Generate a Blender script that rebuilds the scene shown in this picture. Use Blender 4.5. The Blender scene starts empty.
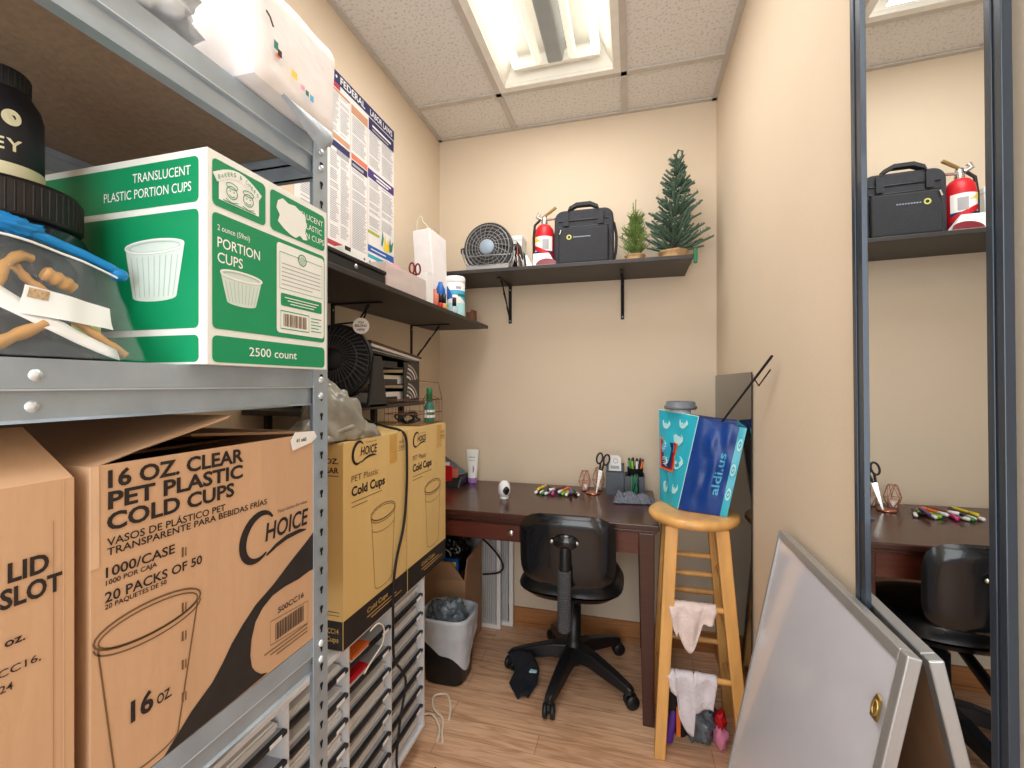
import bpy, math, random
from mathutils import Vector, Matrix, noise
V = Vector
R_ = random.Random(7)
C = bpy.context.scene.collection
pi = math.pi
def lin(c):
    return tuple((x/12.92 if x <= 0.04045 else ((x+0.055)/1.055)**2.4) for x in c)
def rgb(r, g, b): return lin((r/255, g/255, b/255)) + (1.0,)

# ------------------------------------------------------------ materials
def mat(name, col, rough=0.6, metal=0.0, var=0.06, scale=20.0, bump=0.0, bscale=80.0, spec=0.5,
        trans=0.0, alpha=1.0, coat=0.0, emis=None, es=0.0, stretch=None, ior=1.45):
    m = bpy.data.materials.new(name); m.use_nodes = True
    nt = m.node_tree; n = nt.nodes; l = nt.links; b = n['Principled BSDF']
    b.inputs['Roughness'].default_value = rough; b.inputs['Metallic'].default_value = metal
    b.inputs['Specular IOR Level'].default_value = spec; b.inputs['IOR'].default_value = ior
    b.inputs['Transmission Weight'].default_value = trans; b.inputs['Alpha'].default_value = alpha
    b.inputs['Coat Weight'].default_value = coat
    tc = n.new('ShaderNodeTexCoord'); mp = n.new('ShaderNodeMapping'); l.new(tc.outputs['Object'], mp.inputs['Vector'])
    if stretch: mp.inputs['Scale'].default_value = stretch
    nz = n.new('ShaderNodeTexNoise'); nz.inputs['Scale'].default_value = scale; nz.inputs['Detail'].default_value = 3
    l.new(mp.outputs[0], nz.inputs['Vector'])
    rp = n.new('ShaderNodeValToRGB'); l.new(nz.outputs['Fac'], rp.inputs[0])
    e = rp.color_ramp.elements; e[0].position = .3; e[1].position = .7
    e[0].color = tuple(max(0, c*(1-var)) for c in col[:3])+(1,); e[1].color = tuple(min(1, c*(1+var)) for c in col[:3])+(1,)
    l.new(rp.outputs[0], b.inputs['Base Color'])
    if bump:
        n2 = n.new('ShaderNodeTexNoise'); n2.inputs['Scale'].default_value = bscale; l.new(mp.outputs[0], n2.inputs['Vector'])
        bp = n.new('ShaderNodeBump'); bp.inputs['Strength'].default_value = bump; bp.inputs['Distance'].default_value = .01
        l.new(n2.outputs['Fac'], bp.inputs['Height']); l.new(bp.outputs[0], b.inputs['Normal'])
    if emis:
        b.inputs['Emission Color'].default_value = emis; b.inputs['Emission Strength'].default_value = es
    return m
M = {}
def mk(k, *a, **kw): M[k] = mat(k, *a, **kw)
mk('wall', rgb(220,203,180), .75, var=.015, scale=3, bump=.05, bscale=150, spec=.3)
mk('tbar', rgb(196,190,182), .5, var=.05)
mk('white_metal', rgb(238,236,230), .4)
mk('lamp_inner', rgb(245,243,235), .5, var=.02)
mk('tube', rgb(255,252,240), .4, emis=rgb(255,247,230), es=3.2)
mk('tube_dim', rgb(236,228,214), .4, emis=rgb(255,243,225), es=.6)
mk('ballast', rgb(160,168,172), .4, var=.03)
mk('galv', rgb(166,180,192), .38, metal=.45, var=.12, scale=14, bump=.03)
mk('galv_light', rgb(205,214,222), .35, metal=.5, var=.08)
mk('hole', rgb(22,22,24), .9)
mk('particle', rgb(142,120,100), .8, var=.12, scale=90, bump=.1)
mk('card', rgb(196,158,124), .8, var=.05, scale=9, stretch=(1,1,.15), bump=.08, bscale=60)
mk('card_in', rgb(172,134,102), .85, var=.08, scale=12)
mk('card_edge', rgb(208,174,142), .8)
mk('card_y', rgb(220,188,124), .65, var=.06, scale=8, stretch=(1,1,.12), coat=.1)
mk('ink', rgb(38,30,28), .7, var=.02)
mk('ink_soft', rgb(112,84,56), .75, var=.03)
mk('black_print', rgb(40,35,34), .6, var=.2, scale=30)
mk('yellow_ink', rgb(190,155,95), .7)
mk('green', rgb(6,142,92), .45, var=.04, scale=6, coat=.15)
mk('white_card', rgb(232,236,232), .5, var=.02)
mk('cup_print', rgb(208,224,216), .5, var=.03)
mk('cup_shade', rgb(170,194,186), .5)
mk('white', rgb(240,240,240), .5, var=.02)
mk('paper', rgb(232,230,228), .7, var=.03)
mk('paper_bag', rgb(232,228,228), .6, var=.04, bump=.2, bscale=30)
mk('tube_grey', rgb(120,122,130), .6)
mk('drape_grey', rgb(158,170,182), .4, bump=.4, bscale=30)
mk('grey_line', rgb(170,170,176), .7)
mk('black_plastic', rgb(24,25,28), .38, var=.05)
mk('black_matte', rgb(26,26,28), .7, var=.08)
mk('black_gloss', rgb(14,17,22), .18, var=.05, coat=.3)
mk('jar_black', rgb(22,27,36), .25, var=.1, coat=.3)
mk('jar_lid', rgb(24,18,20), .5, var=.08)
mk('label_black', rgb(20,21,30), .5)
mk('cream', rgb(216,212,180), .6)
mk('shelf_black', rgb(52,48,47), .45, var=.06, scale=30, stretch=(6,1,1))
mk('iron', rgb(26,24,26), .5, metal=.3)
mk('desk', rgb(66,36,28), .28, var=.22, scale=10, stretch=(1,12,12), coat=.25)
mk('desk_red', rgb(84,40,29), .3, var=.22, scale=10, stretch=(1,12,12), coat=.25)
mk('steel', rgb(205,203,198), .25, metal=.9)
mk('leather', rgb(20,21,25), .33, var=.05, bump=.12, bscale=260, coat=.15)
mk('fabric_grey', rgb(72,72,76), .9, var=.2, scale=200, bump=.3, bscale=300)
mk('bin_liner', rgb(196,204,214), .35, var=.06, bump=.3, bscale=26, alpha=.93)
mk('crumple', rgb(96,108,118), .2, var=.5, scale=22, bump=.8, bscale=60, coat=.4)
mk('grey_poly', rgb(150,147,136), .3, alpha=.9, var=.25, scale=16, bump=.5, bscale=30, coat=.2)
mk('clear_poly', rgb(205,215,222), .12, alpha=.08, bump=.3, bscale=22, var=.03)
mk('poly_blue', rgb(222,232,242), .3, alpha=.9, bump=.6, bscale=24, var=.15)
mk('zip_blue', rgb(24,132,206), .35)
mk('tan_wood', rgb(196,146,78), .35, var=.15, scale=12, coat=.2)
mk('pine', rgb(222,168,98), .35, var=.12, scale=6, stretch=(6,6,1), coat=.25)
mk('mirror', rgb(238,240,240), .0, metal=1.0, var=0)
mk('mirror_frame', rgb(52,62,74), .3, var=.04, metal=.3, coat=.2)
mk('board_white', rgb(206,208,218), .12, var=.01, coat=.4)
mk('alu', rgb(172,172,172), .38, metal=.55, var=.03)
mk('alu_light', rgb(206,206,204), .4, metal=.4, var=.03)
mk('gold', rgb(176,150,92), .3, metal=.8)
mk('panel_dark', rgb(38,36,36), .08, metal=.2, var=.06, scale=3, coat=.3)
mk('aldi_blue', rgb(4,58,134), .38, var=.14, scale=12, bump=.35, bscale=16, coat=.08)
mk('aldi_teal', rgb(42,176,200), .35, var=.05, scale=12, bump=.15, bscale=16, coat=.3)
mk('aldi_pale', rgb(176,226,230), .4)
mk('aldi_navy', rgb(22,42,92), .4)
mk('orange', rgb(226,110,40), .5)
mk('red', rgb(196,24,36), .4)
mk('dark_red', rgb(116,18,34), .4)
mk('pink', rgb(240,150,185), .5)
mk('salmon', rgb(212,120,96), .5)
mk('grey_lid', rgb(112,118,126), .4)
mk('rag', rgb(232,214,208), .9, var=.06, bump=.4, bscale=120)
mk('rag_blue', rgb(216,210,216), .9, var=.06, bump=.4, bscale=120)
mk('purple', rgb(92,44,140), .6)
mk('lavender', rgb(150,110,180), .5)
mk('navy_cloth', rgb(18,22,32), .9, bump=.3, bscale=90)
mk('bag_fabric', rgb(50,52,58), .8, var=.12, scale=60, bump=.25, bscale=350)
mk('bag_fabric2', rgb(40,42,48), .7, var=.12, bump=.2, bscale=300)
mk('lime', rgb(206,206,110), .5)
mk('needle_light', rgb(110,136,66), .7, var=.2)
mk('needle_dark', rgb(84,108,92), .7, var=.22)
mk('burlap', rgb(186,152,110), .95, var=.15, scale=60, bump=.5, bscale=200)
mk('bark', rgb(88,64,44), .9)
mk('clip_green', rgb(20,110,70), .4)
mk('teal', rgb(30,120,104), .3, coat=.3)
mk('fan_grey', rgb(58,58,60), .4, var=.06)
mk('fan_wire', rgb(150,150,150), .35, metal=.5)
mk('fan_hub', rgb(150,168,184), .4)
mk('fan_base', rgb(150,148,148), .5)
mk('sorter', rgb(214,216,220), .5, var=.03)
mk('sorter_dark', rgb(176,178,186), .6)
mk('navy', rgb(40,44,92), .6)
mk('poster_red', rgb(178,60,70), .6)
mk('poster_tan', rgb(200,150,120), .6)
mk('poster_purple', rgb(72,54,124), .6)
mk('sky_blue', rgb(70,170,215), .4)
mk('deep_blue', rgb(24,96,180), .4)
mk('yellow', rgb(238,206,60), .5)
mk('olive', rgb(170,178,70), .5)
mk('brown', rgb(112,70,48), .6, var=.15)
mk('folder', rgb(96,64,50), .55, var=.1)
mk('rose_gold', rgb(206,140,116), .3, metal=.8)
mk('wood_trim', rgb(176,120,72), .45, var=.18, scale=8, stretch=(1,1,14), coat=.15)
mk('mesh_grey', rgb(84,90,98), .5, metal=.3, var=.12, scale=180)
mk('knit', rgb(112,118,130), .95, var=.35, scale=130, bump=1, bscale=140)
mk('louver', rgb(206,208,210), .5, var=.03)
mk('cream_wire', rgb(232,222,204), .5)
mk('silver_tape', rgb(200,204,210), .3)
mk('glass_clear', rgb(225,232,232), .08, alpha=.35, var=.02)
mk('amber', rgb(206,160,80), .3)
mk('bin_clear', rgb(228,216,212), .25, alpha=.62, var=.04)
mk('copper_text', rgb(90,150,190), .5)
mk('door_white', rgb(232,228,222), .5, var=.02)

def floor_mat():
    m = bpy.data.materials.new('laminate'); m.use_nodes = True; nt = m.node_tree; n = nt.nodes; l = nt.links; b = n['Principled BSDF']
    tc = n.new('ShaderNodeTexCoord')
    br = n.new('ShaderNodeTexBrick'); br.inputs['Scale'].default_value = 1
    br.inputs['Brick Width'].default_value = .9; br.inputs['Row Height'].default_value = .085; br.inputs['Mortar Size'].default_value = .0012
    br.inputs['Color1'].default_value = rgb(218,176,142); br.inputs['Color2'].default_value = rgb(230,190,156); br.inputs['Mortar'].default_value = rgb(172,130,102)
    br.offset = .37
    l.new(tc.outputs['Object'], br.inputs['Vector'])
    mp = n.new('ShaderNodeMapping'); mp.inputs['Scale'].default_value = (2.2, 22, 1); l.new(tc.outputs['Object'], mp.inputs['Vector'])
    nz = n.new('ShaderNodeTexNoise'); nz.inputs['Scale'].default_value = 2.4; nz.inputs['Detail'].default_value = 6; nz.inputs['Distortion'].default_value = 1.2
    l.new(mp.outputs[0], nz.inputs['Vector'])
    rp = n.new('ShaderNodeValToRGB'); rp.color_ramp.elements[0].position = .35; rp.color_ramp.elements[1].position = .6
    rp.color_ramp.elements[0].color = rgb(205,186,170); rp.color_ramp.elements[1].color = (1,1,1,1)
    l.new(nz.outputs['Fac'], rp.inputs[0])
    mx = n.new('ShaderNodeMix'); mx.data_type = 'RGBA'; mx.blend_type = 'MULTIPLY'; mx.inputs[0].default_value = .8
    l.new(br.outputs['Color'], mx.inputs[6]); l.new(rp.outputs[0], mx.inputs[7]); l.new(mx.outputs[2], b.inputs['Base Color'])
    b.inputs['Roughness'].default_value = .42
    return m
M['floor'] = floor_mat()
def tile_mat():
    m = bpy.data.materials.new('ceiling_tile'); m.use_nodes = True; nt = m.node_tree; n = nt.nodes; l = nt.links; b = n['Principled BSDF']
    tc = n.new('ShaderNodeTexCoord')
    nz = n.new('ShaderNodeTexNoise'); nz.inputs['Scale'].default_value = 95; nz.inputs['Detail'].default_value = 4; l.new(tc.outputs['Object'], nz.inputs['Vector'])
    rp = n.new('ShaderNodeValToRGB'); rp.color_ramp.elements[0].position = .36; rp.color_ramp.elements[1].position = .46
    rp.color_ramp.elements[0].color = rgb(200,196,192); rp.color_ramp.elements[1].color = rgb(226,223,220)
    l.new(nz.outputs['Fac'], rp.inputs[0]); l.new(rp.outputs[0], b.inputs['Base Color'])
    bp = n.new('ShaderNodeBump'); bp.inputs['Strength'].default_value = .4; bp.inputs['Distance'].default_value = .005
    l.new(nz.outputs['Fac'], bp.inputs['Height']); l.new(bp.outputs[0], b.inputs['Normal']); b.inputs['Roughness'].default_value = .9
    return m
M['tile'] = tile_mat()
PEN = [('pen_red',(200,40,50)),('pen_pink',(225,60,140)),('pen_green',(60,150,80)),('pen_lime',(140,200,60)),('pen_blue',(40,110,190)),
       ('pen_teal',(40,170,190)),('pen_purple',(120,60,150)),('pen_orange',(230,120,50)),('pen_brown',(120,70,60)),('pen_black',(30,30,34)),('pen_yellow',(225,200,60))]
for k, c in PEN: mk(k, rgb(*c), .35)

# ------------------------------------------------------------ mesh builder
_tc = {}
def text_mesh(s, bold, width):
    key = (s, bold, width)
    if key in _tc: return _tc[key]
    cu = bpy.data.curves.new('t', 'FONT'); cu.body = s; cu.size = 1; cu.offset = bold; cu.resolution_u = 3
    o = bpy.data.objects.new('t', cu); C.objects.link(o)
    bpy.context.view_layer.update()
    me = bpy.data.meshes.new_from_object(o.evaluated_get(bpy.context.evaluated_depsgraph_get()))
    vs = [v.co.copy() for v in me.vertices]; fs = [tuple(p.vertices) for p in me.polygons]
    C.objects.unlink(o); bpy.data.objects.remove(o); bpy.data.curves.remove(cu); bpy.data.meshes.remove(me)
    _tc[key] = (vs, fs); return _tc[key]

class MB:
    def __init__(s): s.v = []; s.f = []; s.mi = []; s.sm = []; s.mats = []
    def idx(s, m):
        if m not in s.mats: s.mats.append(m)
        return s.mats.index(m)
    def add(s, vs, fs, m, smooth=False, X=None):
        b = len(s.v); s.v += [(X @ Vector(v)) if X else Vector(v) for v in vs]; i = s.idx(m)
        for f in fs: s.f.append(tuple(b+k for k in f)); s.mi.append(i); s.sm.append(smooth)
        return s
    def box(s, a, c, m, X=None):
        x0,y0,z0 = a; x1,y1,z1 = c
        if x0>x1: x0,x1=x1,x0
        if y0>y1: y0,y1=y1,y0
        if z0>z1: z0,z1=z1,z0
        v = [(x0,y0,z0),(x1,y0,z0),(x1,y1,z0),(x0,y1,z0),(x0,y0,z1),(x1,y0,z1),(x1,y1,z1),(x0,y1,z1)]
        return s.add(v, [(0,3,2,1),(4,5,6,7),(0,1,5,4),(1,2,6,5),(2,3,7,6),(3,0,4,7)], m, False, X)
    def hexa(s, v, m):   # 8 corners: bottom loop then top loop
        return s.add(v, [(0,3,2,1),(4,5,6,7),(0,1,5,4),(1,2,6,5),(2,3,7,6),(3,0,4,7)], m)
    def tube(s, pts, r, m, seg=8, X=None, closed=False, smooth=True, cr=False):
        if cr:
            Q = [V(p) for p in pts]; out = []
            for i in range(len(Q)-1):
                a, b_, c_, d_ = Q[max(i-1,0)], Q[i], Q[i+1], Q[min(i+2,len(Q)-1)]
                for k in range(6):
                    t = k/6; out.append(.5*((2*b_)+(c_-a)*t+(2*a-5*b_+4*c_-d_)*t*t+(3*b_-a-3*c_+d_)*t**3))
            out.append(Q[-1]); pts = out
        P = [Vector(p) for p in pts]; n = len(P); rr = r if isinstance(r, (list, tuple)) else [r]*n
        vs = []; up = None
        for i in range(n):
            if closed: t = P[(i+1) % n]-P[i-1]
            else: t = P[min(i+1, n-1)]-P[max(i-1, 0)]
            t.normalize()
            if up is None:
                up = Vector((0,0,1)) if abs(t.z) < .9 else Vector((1,0,0))
            up = (up - t*up.dot(t)); up.normalize(); w = t.cross(up)
            for k in range(seg):
                a = 2*pi*k/seg; vs.append(P[i]+(up*math.cos(a)+w*math.sin(a))*rr[i])
        fs = []
        for i in range(n if closed else n-1):
            j = (i+1) % n
            for k in range(seg):
                q = (k+1) % seg; fs.append((i*seg+k, i*seg+q, j*seg+q, j*seg+k))
        s.add(vs, fs, m, smooth, X)
        if not closed:
            s.add(vs[:seg], [tuple(range(seg))[::-1]], m, False, X); s.add(vs[-seg:], [tuple(range(seg))], m, False, X)
        return s
    def lathe(s, prof, m, c=(0,0,0), seg=32, X=None, sx=1, sy=1, smooth=True, n4=None):
        vs = []; fs = []; n = len(prof)
        for r, z in prof:
            for k in range(seg):
                a = 2*pi*k/seg; cx, cy = math.cos(a), math.sin(a)
                if n4:
                    q = (abs(cx)**n4+abs(cy)**n4)**(-1/n4); cx *= q; cy *= q
                vs.append((c[0]+r*cx*sx, c[1]+r*cy*sy, c[2]+z))
        for i in range(n-1):
            for k in range(seg):
                q = (k+1) % seg; fs.append((i*seg+k, i*seg+q, (i+1)*seg+q, (i+1)*seg+k))
        s.add(vs, fs, m, smooth, X)
        if prof[0][0] > 1e-5: s.add(vs[:seg], [tuple(range(seg))[::-1]], m, False, X)
        if prof[-1][0] > 1e-5: s.add(vs[-seg:], [tuple(range(seg))], m, False, X)
        return s
    def prism(s, pts, F, t, m):   # polygon in frame F extruded by t along N
        O, Rr, U, N = F; n = len(pts)
        a = [O+Rr*p[0]+U*p[1] for p in pts]; b = [p+N*t for p in a]
        fs = [tuple(range(n))[::-1], tuple(range(n, 2*n))] + [(i, (i+1) % n, n+(i+1) % n, n+i) for i in range(n)]
        return s.add(a+b, fs, m)
    def poly(s, pts, F, m, off=.0006):
        O, Rr, U, N = F
        return s.add([O+Rr*p[0]+U*p[1]+N*off for p in pts], [tuple(range(len(pts)))], m)
    def rect(s, x0, y0, x1, y1, F, m, off=.0006, r=0):
        if r:
            pts = []
            for cx, cy, a0 in ((x1-r,y0+r,-pi/2),(x1-r,y1-r,0),(x0+r,y1-r,pi/2),(x0+r,y0+r,pi)):
                for k in range(5): a = a0+k*pi/8; pts.append((cx+r*math.cos(a), cy+r*math.sin(a)))
            return s.poly(pts, F, m, off)
        return s.poly([(x0,y0),(x1,y0),(x1,y1),(x0,y1)], F, m, off)
    def rib(s, pts, w, F, m, off=.0007, closed=False):
        O, Rr, U, N = F; P = [Vector((p[0], p[1])) for p in pts]; n = len(P); vs = []
        for i in range(n):
            t = (P[(i+1) % n]-P[i-1]) if closed else (P[min(i+1, n-1)]-P[max(i-1, 0)])
            t.normalize(); q = Vector((-t.y, t.x)); ww = w[i] if isinstance(w, (list, tuple)) else w
            for sg in (-.5, .5):
                p = P[i]+q*ww*sg; vs.append(O+Rr*p.x+U*p.y+N*off)
        fs = [(2*i, 2*((i+1) % n), 2*((i+1) % n)+1, 2*i+1) for i in range(n if closed else n-1)]
        return s.add(vs, fs, m)
    def ell(s, cx, cy, rx, ry, w, F, m, off=.0007, rot=0, seg=28, a0=0, a1=2*pi):
        cl = a1-a0 > 6.28; n = seg if cl else seg+1; pts = []
        for k in range(n):
            a = a0+(a1-a0)*k/seg; x, y = rx*math.cos(a), ry*math.sin(a)
            pts.append((cx+x*math.cos(rot)-y*math.sin(rot), cy+x*math.sin(rot)+y*math.cos(rot)))
        return s.rib(pts, w, F, m, off, cl)
    def disc(s, cx, cy, rx, ry, F, m, off=.0007, seg=24):
        return s.poly([(cx+rx*math.cos(2*pi*k/seg), cy+ry*math.sin(2*pi*k/seg)) for k in range(seg)], F, m, off)
    def text(s, t, x, y, h, F, m, w=None, al='l', bold=.0, shear=0, off=.0008, rot=0):
        # h: cap height, w: total width (fits), (x,y) baseline start
        vs, fs = text_mesh(t, bold, 0)
        if not vs: return s
        x0 = min(v.x for v in vs); x1 = max(v.x for v in vs); sc = h/.69
        sx = sc if w is None else w/(x1-x0)
        W = (x1-x0)*sx; ox = 0 if al == 'l' else (-W/2 if al == 'c' else -W)
        O, Rr, U, N = F; out = []; cr, sr = math.cos(rot), math.sin(rot)
        for v in vs:
            a = (v.x-x0)*sx+ox+shear*v.y*sc; b = v.y*sc
            out.append(O+Rr*(x+a*cr-b*sr)+U*(y+a*sr+b*cr)+N*off)
        return s.add(out, fs, m)
    def grid(s, fn, nu, nv, m, smooth=True, closeu=False):
        vs = [fn(i/(nu if closeu else nu), j/nv) for i in range(nu if closeu else nu+1) for j in range(nv+1)]; fs = []
        for i in range(nu):
            for j in range(nv):
                a = i*(nv+1)+j; b = ((i+1) % nu if closeu else i+1)*(nv+1)+j; fs.append((a, b, b+1, a+1))
        return s.add(vs, fs, m, smooth)
    def blob(s, c, r, m, amp=.25, fr=9, seed=0, nu=36, nv=20, flat=None):
        def fn(u, v):
            th = 2*pi*u; ph = pi*v; d = Vector((math.sin(ph)*math.cos(th), math.sin(ph)*math.sin(th), math.cos(ph)))
            k = 1+amp*noise.noise(d*fr*.35+Vector((seed,seed*2.1,3)))+amp*.6*noise.noise(d*fr+Vector((seed,5,seed)))
            p = Vector((c[0]+d.x*r[0]*k, c[1]+d.y*r[1]*k, c[2]+d.z*r[2]*k))
            if flat is not None and p.z < flat: p.z = flat
            return p
        return s.grid(fn, nu, nv, m, True, True)
    def build(s, name, parent=None, bevel=0, solid=0, sub=0, world=True, local=None, seg=2, **tags):
        off = Vector((0,0,0))
        if parent is not None:
            if world: off = WL[parent.name]
        else:
            xs = [v.x for v in s.v]; ys = [v.y for v in s.v]; zs = [v.z for v in s.v]
            off = Vector(((min(xs)+max(xs))/2, (min(ys)+max(ys))/2, min(zs)))
        me = bpy.data.meshes.new(name); me.from_pydata([v-off for v in s.v], [], s.f); me.update()
        for m in s.mats: me.materials.append(M[m])
        me.polygons.foreach_set('material_index', s.mi); me.polygons.foreach_set('use_smooth', s.sm)
        o = bpy.data.objects.new(name, me); C.objects.link(o)
        if parent is not None: o.parent = parent; WL[o.name] = WL[parent.name].copy()
        else: o.location = off; WL[o.name] = off
        if solid: md = o.modifiers.new('solid', 'SOLIDIFY'); md.thickness = solid; md.offset = 0
        if bevel:
            md = o.modifiers.new('bevel', 'BEVEL'); md.width = bevel; md.segments = seg; md.limit_method = 'ANGLE'; md.angle_limit = .7
            md.use_clamp_overlap = True
        if sub: md = o.modifiers.new('sub', 'SUBSURF'); md.levels = sub; md.render_levels = sub
        for k, v in tags.items(): o[k] = v
        return o
WL = {}
def thing(name, label, cat, loc=(0,0,0), rot=0, group=None, euler=None):
    o = bpy.data.objects.new(name, None); C.objects.link(o); o.location = loc
    o.rotation_euler = euler if euler else (0, 0, rot); o.empty_display_size = .05
    o['label'] = label; o['category'] = cat
    if group: o['group'] = group
    WL[o.name] = Vector(loc); return o
def dup(root, loc, label=None, rot=0, euler=None, swap=None):
    r = root.copy(); C.objects.link(r); r.location = loc; r.rotation_euler = euler if euler else (0, 0, rot)
    if label: r['label'] = label
    WL[r.name] = Vector(loc)
    if r.type == 'MESH' and swap:
        r.data = root.data.copy()
        for i, m in enumerate(r.data.materials):
            if m.name in swap: r.data.materials[i] = M[swap[m.name]]
    for ch in list(root.children):
        c = ch.copy(); C.objects.link(c); c.parent = r
        if swap:
            c.data = ch.data.copy()
            for i, m in enumerate(c.data.materials):
                if m.name in swap: c.data.materials[i] = M[swap[m.name]]
        for g in ch.children:
            d = g.copy(); C.objects.link(d); d.parent = c
    return r
def struct(mb, name, **kw): return mb.build(name, None, kind='structure', **kw)
def one(mb, name, label, cat, group=None, **kw):
    o = mb.build(name, None, **kw); o['label'] = label; o['category'] = cat
    if group: o['group'] = group
    return o
def FX(x): return (V((x,0,0)), V((0,1,0)), V((0,0,1)), V((1,0,0)))       # plane facing +X, coords (Y,Z)
def FY(y): return (V((0,y,0)), V((1,0,0)), V((0,0,1)), V((0,-1,0)))      # plane facing -Y, coords (X,Z)
def FZ(z): return (V((0,0,z)), V((1,0,0)), V((0,1,0)), V((0,0,1)))
def arc(cx, cz, r, a0, a1, n): return [(cx+r*math.cos(a0+(a1-a0)*k/n), cz+r*math.sin(a0+(a1-a0)*k/n)) for k in range(n+1)]

# ============================================================ SETTING
XL, XR, YB, H = -.995, .372, 2.205, 2.516
YF = -1.3
struct(MB().box((XL-.1,YF,-.06),(XR+.1,YB+.1,0),'floor'), 'floor')
struct(MB().box((XL-.1,YB,0),(XR+.1,YB+.1,H+.02),'wall'), 'wall_back')
struct(MB().box((XL-.1,YF,0),(XL,YB,H+.02),'wall'), 'wall_left')
struct(MB().box((XR,YF,0),(XR+.1,YB,H+.02),'wall'), 'wall_right')
# ceiling tiles above the grid, with an opening for the light fixture
FXa, FXb, FYa, FYb = -.565, -.045, .80, 1.905
cl = MB()
cl.box((XL,YF,H+.006),(FXa,YB,H+.03),'tile'); cl.box((FXb,YF,H+.006),(XR,YB,H+.03),'tile')
cl.box((FXa,YF,H+.006),(FXb,FYa,H+.03),'tile'); cl.box((FXa,FYb,H+.006),(FXb,YB,H+.03),'tile')
struct(cl, 'ceiling')
k = 1
for a, c in [((FXa-.024,YF,H-.002),(FXa,YB,H+.006)), ((FXb,YF,H-.002),(FXb+.024,YB,H+.006)),
             ((XL,FYb,H-.002),(XR,FYb+.024,H+.0055)), ((XL,FYa-.024,H-.002),(XR,FYa,H+.0055)),
             ((XL,YF,H-.003),(XL+.02,YB,H+.005)), ((XR-.02,YF,H-.003),(XR,YB,H+.005)), ((XL,YB-.02,H-.003),(XR,YB,H+.0045))]:
    struct(MB().box(a, c, 'tbar'), 'trim_%d' % k); k += 1
struct(MB().box((XL,YB-.014,0),(XR,YB,.088),'wood_trim').box((XL,YB-.02,.0),(XR,YB-.014,.018),'wood_trim'), 'baseboard_back')
struct(MB().box((XL,YF,0),(XL+.012,YB-.02,.088),'wood_trim'), 'baseboard_left')
struct(MB().box((XR-.012,YF,0),(XR,YB-.02,.088),'wood_trim'), 'baseboard_right')

# ============================================================ CEILING LIGHT
t = thing('ceiling_light', 'recessed fluorescent ceiling light without its cover, bare tubes around a grey ballast cover', 'light', ((FXa+FXb)/2,(FYa+FYb)/2,H))
b = MB(); w = .03
for a, c in [((FXa,FYa,H-.004),(FXa+w,FYb,H+.012)),((FXb-w,FYa,H-.004),(FXb,FYb,H+.012)),((FXa+w,FYa,H-.004),(FXb-w,FYa+w,H+.012)),((FXa+w,FYb-w,H-.004),(FXb-w,FYb,H+.012))]: b.box(a, c, 'white_metal')
b.build('frame', t, bevel=.002)
b = MB(); ia, ib, ja, jb, zt = FXa+w, FXb-w, FYa+w, FYb-w, H+.11
b.hexa([(ia,ja,H+.012),(ib,ja,H+.012),(ib,jb,H+.012),(ia,jb,H+.012),(ia+.05,ja+.02,zt),(ib-.05,ja+.02,zt),(ib-.05,jb-.02,zt),(ia+.05,jb-.02,zt)], 'lamp_inner')
b.f = [f for i, f in enumerate(b.f) if i != 0]; b.mi = b.mi[1:]; b.sm = b.sm[1:]
b.build('reflector', t, solid=.002)
cx = (FXa+FXb)/2
b = MB(); b.hexa([(cx-.03,ja+.03,H+.03),(cx+.03,ja+.03,H+.03),(cx+.03,jb-.05,H+.03),(cx-.03,jb-.05,H+.03),(cx-.045,ja+.03,zt-.004),(cx+.045,ja+.03,zt-.004),(cx+.045,jb-.05,zt-.004),(cx-.045,jb-.05,zt-.004)],'ballast')
b.build('ballast_cover', t, bevel=.006)
for x, mm in ((-.165,'tube'),(-.072,'tube_dim'),(.072,'tube_dim'),(.165,'tube')):
    MB().tube([(cx+x,ja+.05,H+.042),(cx+x,jb-.065,H+.042)], .0165, mm, 16).build('fluorescent_tube', t)
for y in (ja+.03, jb-.055):
    MB().box((ia+.05,y,H+.03),(ib-.05,y+.018,H+.075),'lamp_inner').build('socket_bar', t, bevel=.003)

# ============================================================ SHELVING UNIT
UX, UXB, UY0, UY1 = -.53, -.985, -.22, .69
t = thing('shelving_unit', 'galvanised slotted steel shelving unit with brown boards holding the cartons and jars', 'shelving', (-.757,.235,0))
for x, sx in ((UX,-1),(UXB,1)):
    for y, sy in ((UY0,1),(UY1,-1)):
        b = MB(); zt = 1.685
        b.box((x,y,0),(x+sx*.002,y+sy*.036,zt),'galv'); b.box((x+sx*.002,y,0),(x+sx*.036,y+sy*.002,zt),'galv')
        F = FX(x+.0004) if sx < 0 else FX(x+.0024)
        F2 = (V((0,y-.0004,0)), V((1,0,0)), V((0,0,1)), V((0,-1,0))) if sy > 0 else (V((0,y-.0024,0)), V((1,0,0)), V((0,0,1)), V((0,-1,0)))
        nz = int((zt-.06)/.034)
        for i in range(nz):
            z = .04+i*.034; yc = y+sy*.017; xc = x+sx*.02
            b.poly([(yc-.002,z-.006),(yc+.002,z-.006),(yc+.002,z-.001),(yc+.0042,z+.003),(yc+.003,z+.007),(yc-.003,z+.007),(yc-.0042,z+.003),(yc-.002,z-.001)], F, 'hole', .0004)
            b.poly([(xc-.003,z-.008),(xc+.003,z-.008),(xc+.005,z+.006),(xc-.005,z+.006)], F2, 'hole', .0004)
        b.build('upright', t)
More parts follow.
